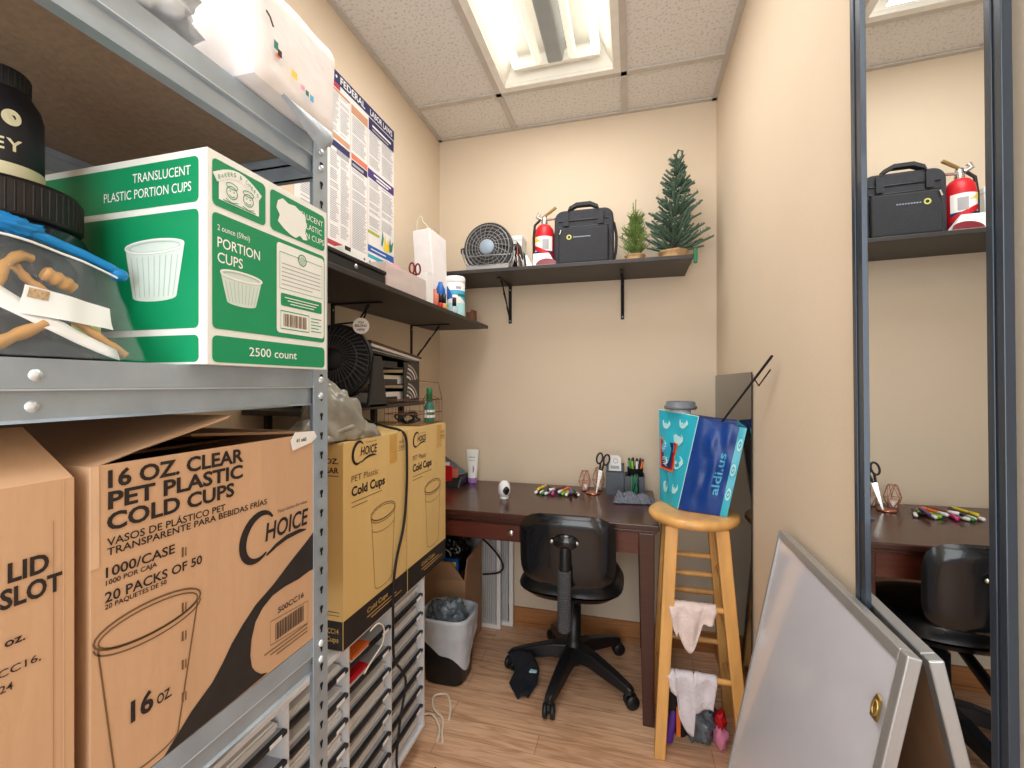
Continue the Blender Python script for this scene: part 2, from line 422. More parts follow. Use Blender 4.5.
for zt in (.78, 1.244, 1.645):
    for x, sx in ((UX-.0025,-1),(UXB+.0025,1)):
        b = MB(); h0 = zt-.06
        pr = [(0,zt),(-.006,zt-.002),(-.006,zt-.027),(0,zt-.031),(0,h0+.004),(-.004,h0),(-.016,h0),(-.016,h0-.0+.002),(-.012,h0+.004),(-.010,zt-.026),(-.022,zt-.004),(-.022,zt)]
        pr = [(0,zt),(0,zt-.028),(-.005,zt-.0305),(-.005,h0+.003),(-.001,h0),(-.018,h0),(-.018,h0+.002),(-.008,h0+.003),(-.008,zt-.029),(-.003,zt-.026),(-.003,zt-.002),(-.022,zt-.002),(-.022,zt)]
        F = (V((x,UY0+.034,0)), V((-sx,0,0)), V((0,0,1)), V((0,1,0)))
        b.prism(pr, F, (UY1-UY0)-.068, 'galv')
        if sx < 0:
            for yy in (UY0+.09, .284, UY1-.0):
                if yy > .6: continue
                for zz, dx in ((zt-.016,0),(zt-.045,-.005)):
                    b.lathe([(0,.003),(.004,.002),(.0058,0)], 'galv_light', X=Matrix.Translation((x+dx,yy,zz)) @ Matrix.Rotation(pi/2,4,'Y'), seg=14)
        b.box((x, UY0+.034, zt-.0302),(x+.0006, UY1-.034, zt-.0285), 'galv_light')
        b.build('beam', t)
    for y in (UY0+.004, UY1-.016):
        MB().box((UXB+.003,y,zt-.058),(UX-.004,y+.003,zt-.002),'galv').box((UXB+.003,y,zt-.032),(UX-.004,y+.012,zt-.028),'galv').box((UXB+.003,y,zt-.058),(UX-.004,y+.012,zt-.056),'galv').build('beam', t)
    MB().box((UXB+.006,UY0+.006,zt-.014),(UX-.006,UY1-.018,zt-.0025),'particle').build('shelf_board', t)
# bolts on the far front upright
for zt in (.78, 1.244, 1.645):
    for dz in (-.017, -.045):
        MB().lathe([(0,.004),(.005,.003),(.006,0)], 'galv_light', X=Matrix.Translation((UX+.0002,UY1-.018,zt+dz)) @ Matrix.Rotation(pi/2,4,'Y'), seg=12).build('bolt', t)

# ============================================================ 16 OZ CARTON
def cup_lines(b, F, m, x0, x1, yr, ry, xb0, xb1, yb, w=.0016, tilt=0):
    cx = (x0+x1)/2; rx = (x1-x0)/2
    b.ell(cx, yr, rx, ry, w*1.3, F, m, rot=tilt); b.ell(cx, yr-.002, rx*.93, ry*.84, w, F, m, rot=tilt)
    b.ell(cx, yr-.006, rx, ry, w, F, m, a0=pi, a1=2*pi, rot=tilt)
    b.rib([(x0+.004,yr-.008-tilt*rx),(xb0,yb)], w, F, m); b.rib([(x1-.004,yr-.008+tilt*rx),(xb1,yb)], w, F, m)
    b.ell((xb0+xb1)/2, yb, (xb1-xb0)/2, ry*.55, w, F, m, a0=pi, a1=2*pi)
def choice_logo(b, F, m, x, y, s):
    # big C with the rest of the word and a swoosh
    b.ell(x+.32*s, y+.30*s, .30*s, .34*s, 0, F, m) if False else None
    pts = []; ws = []
    for k in range(22):
        a = .75+k/21*(2*pi-1.7); pts.append((x+.30*s+.27*s*math.cos(a)+.05*s*math.sin(a), y+.30*s+.31*s*math.sin(a))); ws.append(s*(.03+.085*math.sin(pi*k/21)))
    b.rib(pts, ws, F, m)
    b.text('HOICE', x+.40*s, y+.20*s, .24*s, F, m, w=.82*s, bold=.02, shear=.12)
    sw = [(x+.42*s,y+.0*s),(x+.6*s,y+.08*s),(x+.8*s,y+.13*s),(x+1.05*s,y+.14*s),(x+1.2*s,y+.12*s)]
    b.rib(sw, [.03*s,.06*s,.07*s,.06*s,.02*s], F, m, .0007)
    b.text('Your choice for value', x+.62*s, y+.53*s, .05*s, F, m, w=.6*s)
Z0, Z1 = .7815, 1.135
t = thing('cardboard_carton', 'open brown carton of 16 oz clear cold cups beside the steel upright, large black lettering', 'carton', (-.73,.50,Z0))
b = MB(); xa, xb, ya, yb = -.93, -.532, .327, .672; th = .004
b.box((xb-th,ya,Z0),(xb,yb,Z1),'card'); b.box((xa,ya,Z0),(xa+th,yb,Z1),'card')
b.box((xa+th,ya,Z0),(xb-th,ya+th,Z1),'card'); b.box((xa+th,yb-th,Z0),(xb-th,yb,Z1),'card'); b.box((xa+th,ya+th,Z0),(xb-th,yb-th,Z0+th),'card')
b.box((xa+th,ya+th,Z1-.05),(xb-th,yb-th,Z1-.045),'card_in')
F = FX(xb)
b.text('16 OZ. CLEAR', .342, 1.111, .0175, F, 'ink', w=.169, bold=.03)
b.text('PET PLASTIC', .342, 1.0885, .0175, F, 'ink', w=.168, bold=.03)
b.text('COLD CUPS', .341, 1.066, .0175, F, 'ink', w=.155, bold=.03)
b.text('VASOS DE PLÁSTICO PET', .341, 1.0495, .0082, F, 'ink', w=.141, bold=.012)
b.text('TRANSPARENTE PARA BEBIDAS FRÍAS', .341, 1.0395, .0078, F, 'ink', w=.212, bold=.012)
b.text('1000/CASE', .340, 1.017, .0105, F, 'ink', w=.073, bold=.015)
b.text('1000 POR CAJA', .340, 1.009, .0052, F, 'ink', w=.052, bold=.015)
b.text('20 PACKS OF 50', .339, .991, .0105, F, 'ink', w=.109, bold=.015)
b.text('20 PAQUETES DE 50', .339, .984, .005, F, 'ink', w=.064, bold=.015)
choice_logo(b, F, 'ink', .507, .962, .108)
cup_lines(b, F, 'ink_soft', .329, .446, .953, .019, .349, .417, .80, w=.0018)
b.text('16', .364, .848, .022, F, 'ink', w=.024, bold=.03); b.text('OZ.', .392, .848, .011, F, 'ink', w=.017, bold=.02)
e = .6715
b.poly([(.400,.782),(.434,.811),(.463,.829),(.478,.845),(.492,.863),(.510,.880),(.532,.897),(.565,.912),(.6,.933),(.64,.955),(.669,.974),(e,.976),(e,.9),(.645,.901),(.619,.898),(.59,.899),(.564,.896),(.545,.886),(.532,.872),(.525,.85),(.523,.828),(.526,.81),(.532,.8),(.542,.79),(.555,.784),(.5,.7825)], F, 'black_print')
b.text('500CC16', .575, .8635, .0085, F, 'ink', w=.056, bold=.01)
b.rib([(.560,.822),(.641,.815),(.641,.852),(.560,.858)], .0012, F, 'ink_soft', closed=True)
for i in range(22):
    x = .570+i*.0028; b.rect(x, .824, x+[.001,.0018,.0012,.002][i % 4], .850, F, 'ink')
for i in range(3): b.rect(.548+i*.012, .8125-i*.006, .64, .8145-i*.006, F, 'ink_soft')
b.rect(.342,1.060,.50,1.120,F,'card_edge',.0003) if False else None
for z in (1.008,.94,.905,.87,.83): b.rect(.4215, z, .424, z+.012, F, 'ink_soft'); b.rect(.426, z, .4275, z+.011, F, 'ink_soft')
b.build('box_body', t)
MB().hexa([(xb-.004,ya,Z1-.002),(xa,ya,Z1-.002),(xa,ya+.004,Z1-.002),(xb-.004,ya+.004,Z1-.002),(-.536,.49,1.173),(xa,.49,1.173),(xa,.494,1.1765),(-.536,.494,1.1765)],'card').build('flap', t)
MB().hexa([(-.60,.49,1.146),(xa,.49,1.13),(xa,yb-.003,Z1-.002),(-.545,yb-.003,Z1-.002),(-.60,.49,1.15),(xa,.49,1.134),(xa,yb,Z1+.002),(-.545,yb,Z1+.002)],'card_in').build('flap', t)
MB().hexa([(-.70,.35,1.118),(xa,.35,1.10),(xa,yb-.01,1.10),(-.70,yb-.01,1.118),(-.70,.35,1.122),(xa,.35,1.104),(xa,yb-.01,1.104),(-.70,yb-.01,1.122)],'card_in').build('flap', t)
MB().box((xb,ya-.001,1.03),(xb+.0008,ya+.007,Z1),'card_edge').build('tape', t)
b = MB(); b.poly([(.605,1.112),(.648,1.12),(.662,1.128),(.655,1.139),(.610,1.141),(.600,1.128)], FX(xb+.0012), 'paper'); b.text('61 x60', .613, 1.1245, .006, FX(xb+.0015), 'ink', w=.022)
b.build('price_tag', t, solid=.0006)
# left carton
t = thing('cardboard_carton', 'brown carton lettered LID SLOT with its front flap raised under the beam', 'carton', (-.73,.14,Z0))
b = MB(); ya, yb = -.04, .313
b.box((xb-th,ya,Z0),(xb,yb,1.128),'card'); b.box((xa,ya,Z0),(xa+th,yb,1.128),'card')
b.box((xa+th,ya,Z0),(xb-th,ya+th,1.128),'card'); b.box((xa+th,yb-th,Z0),(xb-th,yb,1.128),'card'); b.box((xa+th,ya+th,Z0),(xb-th,yb-th,Z0+th),'card')
b.box((xa+th,ya+th,1.10),(xb-th,yb-th,1.104),'card_in')
b.text('LID', .264, 1.0445, .0165, F, 'ink', w=.029, bold=.03); b.text('FLAT', .258, 1.0445, .0165, F, 'ink', al='r', w=.04, bold=.03)
b.text('SLOT', .259, 1.0225, .0165, F, 'ink', w=.044, bold=.03); b.text('WITH', .252, 1.0225, .0165, F, 'ink', al='r', w=.044, bold=.03)
b.text('oz.', .262, .9885, .0075, F, 'ink', w=.014, bold=.02); b.text('500CC16,', .240, .9635, .0065, F, 'ink', w=.047, bold=.005); b.text('24', .2585, .9495, .0065, F, 'ink', w=.009, bold=.005)
b.text('CHOICE', .256, 1.083, .012, F, 'ink', al='r', w=.08, bold=.01, shear=.1); b.rib([(.20,1.078),(.23,1.081),(.257,1.088)], .002, F, 'ink')
b.rect(.3035,Z0+.002,.3045,1.126,F,'card_edge'); b.rect(.296,.79,.2968,1.09,F,'card_in')
b.build('box_body', t)
MB().hexa([(xb,ya,1.126),(xb,yb,1.126),(xb-.004,yb,1.13),(xb-.004,ya,1.13),(-.600,ya,1.172),(-.600,yb-.002,1.172),(-.603,yb-.002,1.176),(-.603,ya,1.176)],'card').build('flap', t)

# ============================================================ GREEN CARTON
t = thing('portion_cup_carton', 'white and green carton of translucent plastic portion cups, 2500 count, on the steel shelf', 'carton', (-.71,.573,1.2445))
b = MB(); gx0, gx1, gy0, gy1, gz0, gz1 = -.888, -.532, .456, .69, 1.2445, 1.5265
b.box((gx0,gy0,gz0),(gx1,gy1,gz1),'white_card'); F = FX(gx1); r = .007
G = 'green'
b.rect(.4625,1.455,.5505,1.517,F,G,r=r); b.rect(.5595,1.455,.6835,1.517,F,G,r=r)
b.rect(.4625,1.292,.6835,1.446,F,G,r=r); b.rect(.4625,1.2475,.6835,1.283,F,G,r=r)
# emblem: arched banner over two round faces
b.poly([(.472,1.465)]+[(.472,1.492)]+[(.476+.052*k/8,1.494+.012*math.sin(pi*k/8)) for k in range(9)]+[(.538,1.492),(.538,1.465)], F, 'white_card', .0008)
bn = [(.466+.074*k/10,1.492+.016*math.sin(pi*k/10)) for k in range(11)]
b.rib(bn, .012, F, 'white_card', .0011)
b.ell(.503,1.452,.05,.052,.0012,F,'green',.0013,a0=.35*pi,a1=.65*pi) if False else None
for k, ch in enumerate('BAKERS & CHEFS'):
    q = k/13; b.text(ch, .4705+.063*q, 1.4895+.016*math.sin(pi*(q*.9+.05)), .0055, F, 'green', w=.0032 if ch != ' ' else None, off=.0016) if ch != ' ' else None
for fx in (.492,.519):
    b.ell(fx,1.481,.0085,.0085,.0011,F,'green',.0013); b.ell(fx,1.490,.009,.004,.001,F,'green',.0014); b.ell(fx,1.4775,.004,.0022,.001,F,'green',.0014,a0=pi,a1=2*pi)
    b.disc(fx-.003,1.4825,.0009,.0009,F,'green',.0015); b.disc(fx+.003,1.4825,.0009,.0009,F,'green',.0015)
    b.rib([(fx-.01,1.470),(fx,1.467),(fx+.01,1.470)], .001, F, 'green', .0014)
b.rib([(.478,1.4665),(.532,1.4665)], .0012, F, 'green', .0014)
b.text('TRANSLUCENT', .679, 1.497, .0095, F, 'white', al='r', w=.088, bold=.0)
b.text('PLASTIC', .676, 1.481, .0095, F, 'white', al='r', w=.045); b.text('PORTION CUPS', .682, 1.465, .0095, F, 'white', al='r', w=.095)
b.poly([(.574,1.504),(.584,1.511),(.596,1.507),(.611,1.509),(.626,1.503),(.634,1.502),(.637,1.485),(.634,1.472),(.640,1.462),(.630,1.459),(.622,1.464),(.612,1.457),(.600,1.459),(.585,1.465),(.574,1.472),(.578,1.483),(.571,1.492)], F, 'white_card', .0012)
b.text('2 ounce (59ml)', .470, 1.4235, .0075, F, 'white', w=.052); b.text('PORTION', .470, 1.401, .0135, F, 'white', w=.070, bold=.008); b.text('CUPS', .470, 1.381, .0135, F, 'white', w=.040, bold=.008)
def portion_cup(b, F, x0, x1, y1, y0, tp):
    cx = (x0+x1)/2; rx = (x1-x0)/2; ry = rx*.17
    top = [(cx+rx*math.cos(a), y1+ry*math.sin(a)) for a in [pi*k/12 for k in range(13)]]
    bx = rx*tp; bot = [(cx-bx*math.cos(a), y0-ry*.7*math.sin(a)) for a in [pi*k/10 for k in range(11)]]
    b.poly(top+bot, F, 'cup_print', .0010); b.ell(cx, y1, rx, ry, .0022, F, 'white', .0016); b.ell(cx, y1-.001, rx*.86, ry*.75, .0014, F, 'cup_shade', .0014)
    for k in range(9):
        q = -.85+k*.2125; b.rib([(cx+q*rx*.93,y1-ry-.004),(cx+q*bx,y0)], .001, F, 'cup_shade', .0014)
portion_cup(b, F, .474, .543, 1.369, 1.331, .70)
b.rect(.572,1.299,.6815,1.440,F,'white_card',.0010,r=.006)
b.rib([(.578,1.369),(.676,1.369),(.676,1.426),(.578,1.426)], .001, F, 'green', .0013, closed=True)
b.ell(.627,1.424,.009,.009,.0016,F,'green',.0016); b.disc(.627,1.424,.006,.006,F,'cup_shade',.0015)
for i in range(6): b.rect(.582,1.408-i*.0065,.672-(.02 if i == 5 else 0),1.4095-i*.0065,F,'grey_line',.0013)
b.rect(.580,1.342,.675,1.362,F,G,.0013,r=.003)
for i in range(3): b.rect(.588+i*.006,1.355-i*.0045,.667-i*.006,1.3565-i*.0045,F,'white_card',.0016)
b.rib([(.580,1.306),(.643,1.306),(.643,1.334),(.580,1.334)], .0016, F, 'green', .0013, closed=True)
for i in range(16): b.rect(.586+i*.0033,1.310,.5875+i*.0033+(.0008 if i % 3 else 0),1.330,F,'ink_soft',.0013)
for i in range(5): b.rect(.648,1.330-i*.0055,.674-(i % 2)*.006,1.3315-i*.0055,F,'green',.0013)
b.text('2500 count', .521, 1.259, .0125, F, 'white', w=.094, bold=.004)
F2 = FY(gy0)
b.rect(gx0+.012,1.457,-.546,1.517,F2,G,r=r); b.rect(gx0+.012,1.292,-.546,1.448,F2,G,r=r); b.rect(gx0+.012,1.2475,-.546,1.283,F2,G,r=r)
b.text('TRANSLUCENT', -.559, 1.4935, .0125, F2, 'white', al='r', w=.102, bold=.0); b.text('PLASTIC PORTION CUPS', -.558, 1.472, .0125, F2, 'white', al='r', w=.157, bold=.0)
portion_cup(b, F2, -.674, -.569, 1.404, 1.336, .74)
def gfit(b):
    b.v = [V((v.x*.943, v.y*.943, gz0+(v.z-gz0)*.943)) for v in b.v]; return b
gfit(b).build('box_body', t)
b = MB(); b.box((gx0+.006,gy0+.004,gz1),(gx1-.004,(gy0+gy1)/2-.001,gz1+.002),'white_card'); gfit(b).build('flap', t)
gfit(MB().box((gx0+.006,(gy0+gy1)/2+.001,gz1),(gx1-.004,gy1-.004,gz1+.002),'white_card')).build('flap', t)

# cream carton behind, rear of shelf
b = MB(); b.box((-.972,.24,1.2445),(-.895,.60,1.475),'cream'); b.box((-.972,.24,1.475),(-.895,.60,1.478),'card_edge'); b.text('FRAGILE', -.93, 1.45, .008, FX(-.895), 'ink_soft', w=.05) if False else None
b.rect(.45,1.462,.51,1.465,FX(-.895),'ink_soft')
one(b, 'storage_box', 'cream cardboard box at the back of the steel shelf behind the jars', 'box', bevel=.002)

# jars
t = thing('supplement_tub', 'wide black plastic tub with ribbed dark lid beside the green carton', 'tub', (-.705,.345,1.2445))
MB().lathe([(0,0),(.070,0),(.079,.008),(.081,.03),(.081,.105),(.079,.130),(.071,.150),(.063,.158),(0,.158)],'jar_black',seg=48).rect(.02,.03,.05,.05,FX(.079),'lime') .build('tub_body', t, world=False)
b = MB(); pr = []
b.lathe([(0,.157),(.066,.157),(.068,.161),(.068,.195),(.065,.200),(.0,.200)],'jar_lid',seg=72)
for k in range(60):
    a = 2*pi*k/60; c, s = math.cos(a), math.sin(a); b.tube([(c*.068,s*.068,.162),(c*.068,s*.068,.194)], .0012, 'jar_lid', 5)
b.build('lid', t, world=False)
t = thing('supplement_bottle', 'narrow black bottle with cream band and letter Y, standing on the wide tub', 'bottle', (-.705,.345,1.4453))
Fz = None
MB().lathe([(0,0),(.031,0),(.035,.004),(.035,.085),(.032,.098),(.024,.112),(.020,.118),(0,.118)],'label_black',seg=40).build('bottle_body', t, world=False)
MB().lathe([(.0353,.004),(.0355,.0045),(.0355,.022),(.0353,.0225)],'cream',seg=40).build('label', t, world=False)
b = MB(); b.lathe([(0,.112),(.0225,.112),(.0235,.115),(.0235,.133),(.021,.136),(0,.136)],'black_matte',seg=40)
for kk in range(30):
    a = 2*pi*kk/30; b.tube([(.0235*math.cos(a),.0235*math.sin(a),.115),(.0235*math.cos(a),.0235*math.sin(a),.132)], .0008, 'black_matte', 5)
b.build('lid', t, world=False)
# writing wrapped on the front of the bottle (facing the room)
def wrap_text(b, s, r, ang, z, h, m, w=None, bold=.02):
    tmp = MB(); tmp.text(s, 0, 0, h, (V((0,0,0)),V((1,0,0)),V((0,0,1)),V((0,-1,0))), m, w=w, al='c', bold=bold, off=0)
    vs = [(r*math.cos(ang+v.x/r), r*math.sin(ang+v.x/r), z+v.z) for v in tmp.v]; b.add(vs, tmp.f, m)
b = MB(); aY = -.40
wrap_text(b, 'Y', .0356, aY+.22, .036, .013, 'cream'); wrap_text(b, 'WHE', .0356, aY-.60, .036, .013, 'cream')
em = []
for kk in range(20):
    a = 2*pi*kk/20; q = aY+.16+.008*math.cos(a)/.0354; em.append((.0354*math.cos(q), .0354*math.sin(q), .073+.009*math.sin(a)))
b.add([p for p in em], [tuple(range(20))], 'cream')
em2 = [(p[0]*1.003, p[1]*1.003, .072+(p[2]-.072)*.55) for p in em]
b.build('emblem', t, world=False)

# zip bag with wooden hangers
ZQ = [V((-.545,.20,1.2465)), V((-.548,.392,1.2465)), V((-.615,.402,1.355)), V((-.615,.28,1.378))]
def bagsurf(u, v):
    # clear film leaning from the shelf edge up against the tub
    p = ZQ[0].lerp(ZQ[1],u).lerp(ZQ[3].lerp(ZQ[2],u),v)
    return p+V((.004*noise.noise(V((u*6,v*6,1)))+.006*math.sin(pi*min(1,max(0,u)))*math.sin(pi*min(1,max(0,v))), 0, .006*math.sin(pi*u)*v))
t = thing('zip_bag', 'clear zip bag with blue closure strip lying against the tub and green carton', 'bag', (-.58,.30,1.2445))
b = MB().grid(lambda u,v: bagsurf(u,v), 22, 16, 'clear_poly'); b.build('front_film', t)
MB().grid(lambda u,v: bagsurf(u,v)+V((-.004-.040*math.sin(pi*min(1,max(0,v)))*math.sin(pi*u),0,.001)), 22, 16, 'clear_poly').build('rear_film', t)
b = MB(); tp = [bagsurf(i/14, 1.0) for i in range(15)]
b.tube([p+V((.002,0,.004)) for p in tp], .0055, 'zip_blue', 8); b.build('zip_strip', t)
MB().tube([bagsurf(i/14, .95)+V((.003,0,0)) for i in range(15)], .0014, 'white', 6).build('seam', t)
MB().blob((tp[-1].x+.002,tp[-1].y+.004,tp[-1].z), (.008,.010,.008), 'zip_blue', .1).build('zip_slider', t)
MB().blob((tp[3].x,tp[3].y,tp[3].z+.006), (.010,.026,.010), 'zip_blue', .4).build('zip_fold', t)
def BP(u, v, d): return bagsurf(u, v)+V((-d, 0, 0))
hangers = [([(.20,-.03),(.34,.07),(.42,.16),(.52,.27)], .0058, .012), ([(.2,.30),(.28,.46),(.28,.70),(.36,.84),(.44,.84)], .0052, .014), ([(.36,.76),(.45,.65),(.56,.56)], .0042, .022),
           ([(.49,.73),(.56,.71),(.62,.69),(.69,.66)], .0075, .014), ([(.66,.38),(.83,.20),(.95,.06)], .0046, .016), ([(.22,.20),(.31,.27)], .0075, .020)]
lb = ['tan wooden hanger rod at bottom left inside the zip bag','curved tan wooden rod at top left inside the zip bag','slim tan rod slanting down to the middle of the zip bag','short thick turned tan knob under the blue zip strip','tan rod pointing into the lower right corner of the zip bag','stubby tan rod end at the far left of the zip bag']
for (pts, rr, dd), L in zip(hangers, lb):
    P3 = [BP(u, v, dd) for u, v in pts]; n = 10; out = []
    for i in range(n+1):
        q = i/n*(len(P3)-1); k = min(int(q), len(P3)-2); out.append(P3[k].lerp(P3[k+1], q-k))
    rs = [rr*(1+.14*math.sin(i*1.9)) for i in range(n+1)]; rs[0] *= .8; rs[-1] *= .85
    one(MB().tube(out, rs, 'tan_wood', 14), 'wooden_rod', L, 'rod', 'wooden rods in the zip bag')
b = MB(); b.grid(lambda u,v: BP(.38+.50*u, (.33+.24*v)*(1-.06*u)-.0*u, .006), 12, 3, 'white')
b.grid(lambda u,v: BP(.40+.11*u, .47+.08*v, .0052), 3, 2, 'burlap')
one(b, 'paper_label', 'white label card with small photo inside the zip bag', 'label')
b = MB(); b.grid(lambda u,v: BP(.22+.66*u, .42-.42*u+.15*v*(1-.3*u), .009), 12, 3, 'white')
one(b, 'plastic_strip', 'long white plastic strip running diagonally through the zip bag', 'strip', solid=.001)

# top shelf: packages
def soft_box(mb, c0, c1, m, amp=.006, n=10, r=.03, fr=14, seed=0):
    c = [(c0[i]+c1[i])/2 for i in range(3)]; h = [(c1[i]-c0[i])/2 for i in range(3)]
    for ax in range(3):
        for sg in (-1, 1):
            def fn(u, v, ax=ax, sg=sg):
                q = [0,0,0]; q[ax] = sg; q[(ax+1) % 3] = (2*u-1)*sg; q[(ax+2) % 3] = 2*v-1
                p = [q[i]*h[i] for i in range(3)]; inner = [max(-h[i]+r, min(h[i]-r, p[i])) for i in range(3)]
                d = V([p[i]-inner[i] for i in range(3)])
                if d.length > 1e-6: d = d.normalized()*r
                w = V(inner)+d+V(c); nn = noise.noise(w*fr+V((seed,0,0)))
                return w+V([q[i]*nn*amp for i in range(3)])
            mb.grid(fn, n, n, m)
    return mb
t = thing('paper_package', 'white paper package with small coloured print hanging over the top shelf edge', 'package', (-.62,.575,1.645))
b = MB(); soft_box(b, (-.72,.498,1.6465), (-.500,.676,1.800), 'paper_bag', .003, 12, .014)
F = FX(-.4945)
b.build('wrapper', t)
b = MB()
for (y, z, w_, h_, m_) in [(.526,1.700,.008,.012,'teal'),(.533,1.694,.008,.010,'ink'),(.529,1.690,.008,.006,'orange'),(.560,1.682,.012,.011,'yellow'),(.580,1.676,.008,.007,'pink'),(.590,1.673,.007,.008,'teal'),(.600,1.670,.008,.010,'sky_blue')]:
    b.rect(y, z, y+w_, z+h_, F, m_, .0015)
b.rib([(.512,1.742),(.519,1.738),(.525,1.728)], .004, F, 'ink', .0015); b.build('printed_marks', t)
b = MB()
def fold(u, v):
    y = .548+.112*u; drop = (.004+.034*math.sin(pi*min(1,u*.62))**1.5)*(1-.25*(u > .9))
    return V((-.4985+.004*math.sin(pi*v)-.003*v, y, 1.6505-drop*v+.002*u))
b.grid(fold, 18, 6, 'drape_grey')
b.build('hanging_fold', t)
b = MB(); b.blob((-.60,.375,1.69), (.095,.095,.045), 'poly_blue', .28, 7, 3, 50, 30, flat=1.6455)
one(b, 'plastic_bag', 'crumpled pale blue plastic bag on the top shelf beside the white package', 'bag')

# ============================================================ YELLOW CARTONS
def tall_carton(ya, yb, label, first):
    t = thing('tall_carton', label, 'carton', (-.81,(ya+yb)/2,.5865))
    b = MB(); x0, x1, z0, z1 = -.955, -.66, .5865, 1.076
    b.box((x0,ya,z0),(x1,yb,z1),'card_y'); F = FX(x1); w = yb-ya
    b.rect(ya+.001,z0+.0005,yb-.001,.656,F,'black_print',.0005)
    choice_logo(b, F, 'ink', ya+.035, 1.022, .088 if first else .072)
    b.text('PET Plastic', ya+.032, .980, .0155, F, 'ink_soft', w=.118 if first else .095, bold=.0)
    b.text('Cold Cups', ya+.032, .945, .0225, F, 'ink', w=.152 if first else .135, bold=.03)
    b.rect(ya+.032,.929,ya+.17,.931,F,'ink_soft'); b.rect(ya+.032,.918,ya+.10,.920,F,'ink_soft')
    b.text('14 OZ.', yb-.012, 1.045, .009, F, 'ink_soft', al='r', w=.032, bold=.01); b.text('CLEAR', yb-.012, 1.030, .009, F, 'ink_soft', al='r', w=.036, bold=.01); b.rect(yb-.052,1.024,yb-.01,1.0255,F,'ink_soft')
    cup_lines(b, F, 'ink_soft', ya+.115, ya+.24, .872, .021, ya+.135, ya+.222, .68, w=.0017)
    b.ell(ya+.178,.838,.058,.018,.0015,F,'ink_soft',a0=pi,a1=2*pi)
    b.text('Cold Cups', ya+w*.32, .628, .012, F, 'yellow_ink', w=.10, bold=.02); b.rect(ya+w*.32,.617,ya+w*.8,.620,F,'yellow_ink',.0009); b.rect(ya+w*.38,.608,ya+w*.9,.611,F,'yellow_ink',.0009)
    F2 = FY(ya)
    b.rect(x0+.001,z0+.0005,x1-.001,.656,F2,'black_print',.0005)
    b.text('14 OZ.', x1-.012, 1.030, .0125, F2, 'ink', al='r', w=.06, bold=.02); b.text('CLEAR', x1-.012, 1.008, .0125, F2, 'ink', al='r', w=.06, bold=.02); b.rect(x1-.07,1.000,x1-.012,1.0015,F2,'ink')
    b.text('500CC14', x1-.012, .626, .012, F2, 'yellow_ink', al='r', w=.05, bold=.02); b.text('Cups', x1-.012, .606, .012, F2, 'yellow_ink', al='r', w=.035, bold=.02)
    b.rect(x1-.1,.676,x1-.01,.6775,F2,'ink_soft'); b.rect(x1-.1,.668,x1-.01,.6695,F2,'ink_soft')
    b.build('box_body', t, bevel=.0025)
    xm = (x0+x1)/2
    MB().hexa([(x1,ya+.004,z1),(x1,yb-.004,z1),(xm+.004,yb-.004,z1),(xm+.004,ya+.004,z1),(x1,ya+.004,z1+.003),(x1,yb-.004,z1+.003),(xm+.004,yb-.004,z1+(.007 if first else .003)),(xm+.004,ya+.004,z1+.003)],'card_y').build('flap', t)
    MB().box((x0,ya+.004,z1),(xm-.001,yb-.004,z1+.003),'card_y').build('flap', t)
    MB().box((x1,ya+.21,z1-.08),(x1+.0006,ya+.25,z1-.0),'amber').build('tape', t)
tall_carton(.915, 1.222, 'tall yellow cold cup carton with black cord hanging down it, nearest the steel unit', True)
tall_carton(1.229, 1.514, 'tall yellow carton of plastic cold cups next to the desk, far one of the two', False)
b = MB(); b.tube([(-.86,1.20,1.16),(-.80,1.205,1.115),(-.72,1.20,1.092),(-.668,1.195,1.083),(-.653,1.205,1.06),(-.652,1.21,1.0),(-.652,1.208,.90),(-.652,1.19,.80),(-.652,1.15,.72),(-.651,1.13,.65),(-.652,1.13,.56),(-.655,1.14,.44),(-.654,1.18,.38),(-.656,1.21,.32),(-.655,1.17,.22),(-.655,1.16,.1),(-.62,1.2,.006),(-.6,1.3,.005)], .0038, 'black_matte', 8, cr=True)
one(b, 'power_cord', 'black power cord hanging over the front of the tall yellow cartons and the letter sorter', 'cord')

# ============================================================ LITERATURE SORTER
SX, SXB, SZ0, SZ1 = -.67, -.945, .075, .585
ys = [.152,.352,.552,.755,.956,1.157,1.36]
t = thing('literature_sorter', 'pale grey literature sorter with rows of black edged paper slots under the yellow cartons', 'sorter', (-.81,.76,0))
MB().box((SXB,ys[0]-.006,SZ1-.012),(SX,ys[-1]+.008,SZ1),'sorter').build('top_panel', t, bevel=.0015)
MB().box((SXB,ys[0]-.006,SZ0),(SX,ys[-1]+.008,SZ0+.012),'sorter').build('base_panel', t, bevel=.0015)
MB().box((SXB-.004,ys[0],SZ0),(SXB,ys[-1],SZ1),'sorter_dark').build('back_panel', t)
for i, y in enumerate(ys):
    MB().box((SXB,y-.004,SZ0+.0125),(SX-(0 if i in (0,6) else .004),y+.004,SZ1-.0125),'sorter').build('side_panel' if i in (0,6) else 'divider', t)
MB().box((SXB+.03,ys[0]+.02,0),(SX-.05,ys[-1]-.04,SZ0),'sorter_dark').build('plinth', t)
pitch = .0615
for i in range(6):
    for r in range(1, 8):
        z = SZ1-.006-r*pitch+.003
        b = MB(); b.box((SXB,ys[i]+.0045,z-.0015),(SX-.012,ys[i+1]-.0045,z+.0015),'sorter_dark'); b.box((SX-.012,ys[i]+.0045,z-.004),(SX-.001,ys[i+1]-.0045,z+.004),'black_plastic')
        b.box((SX-.001,ys[i+1]-.05,z-.004),(SX+.0003,ys[i+1]-.02,z+.004),'white'); b.build('slot_shelf', t)
rr = random.Random(3); first = None
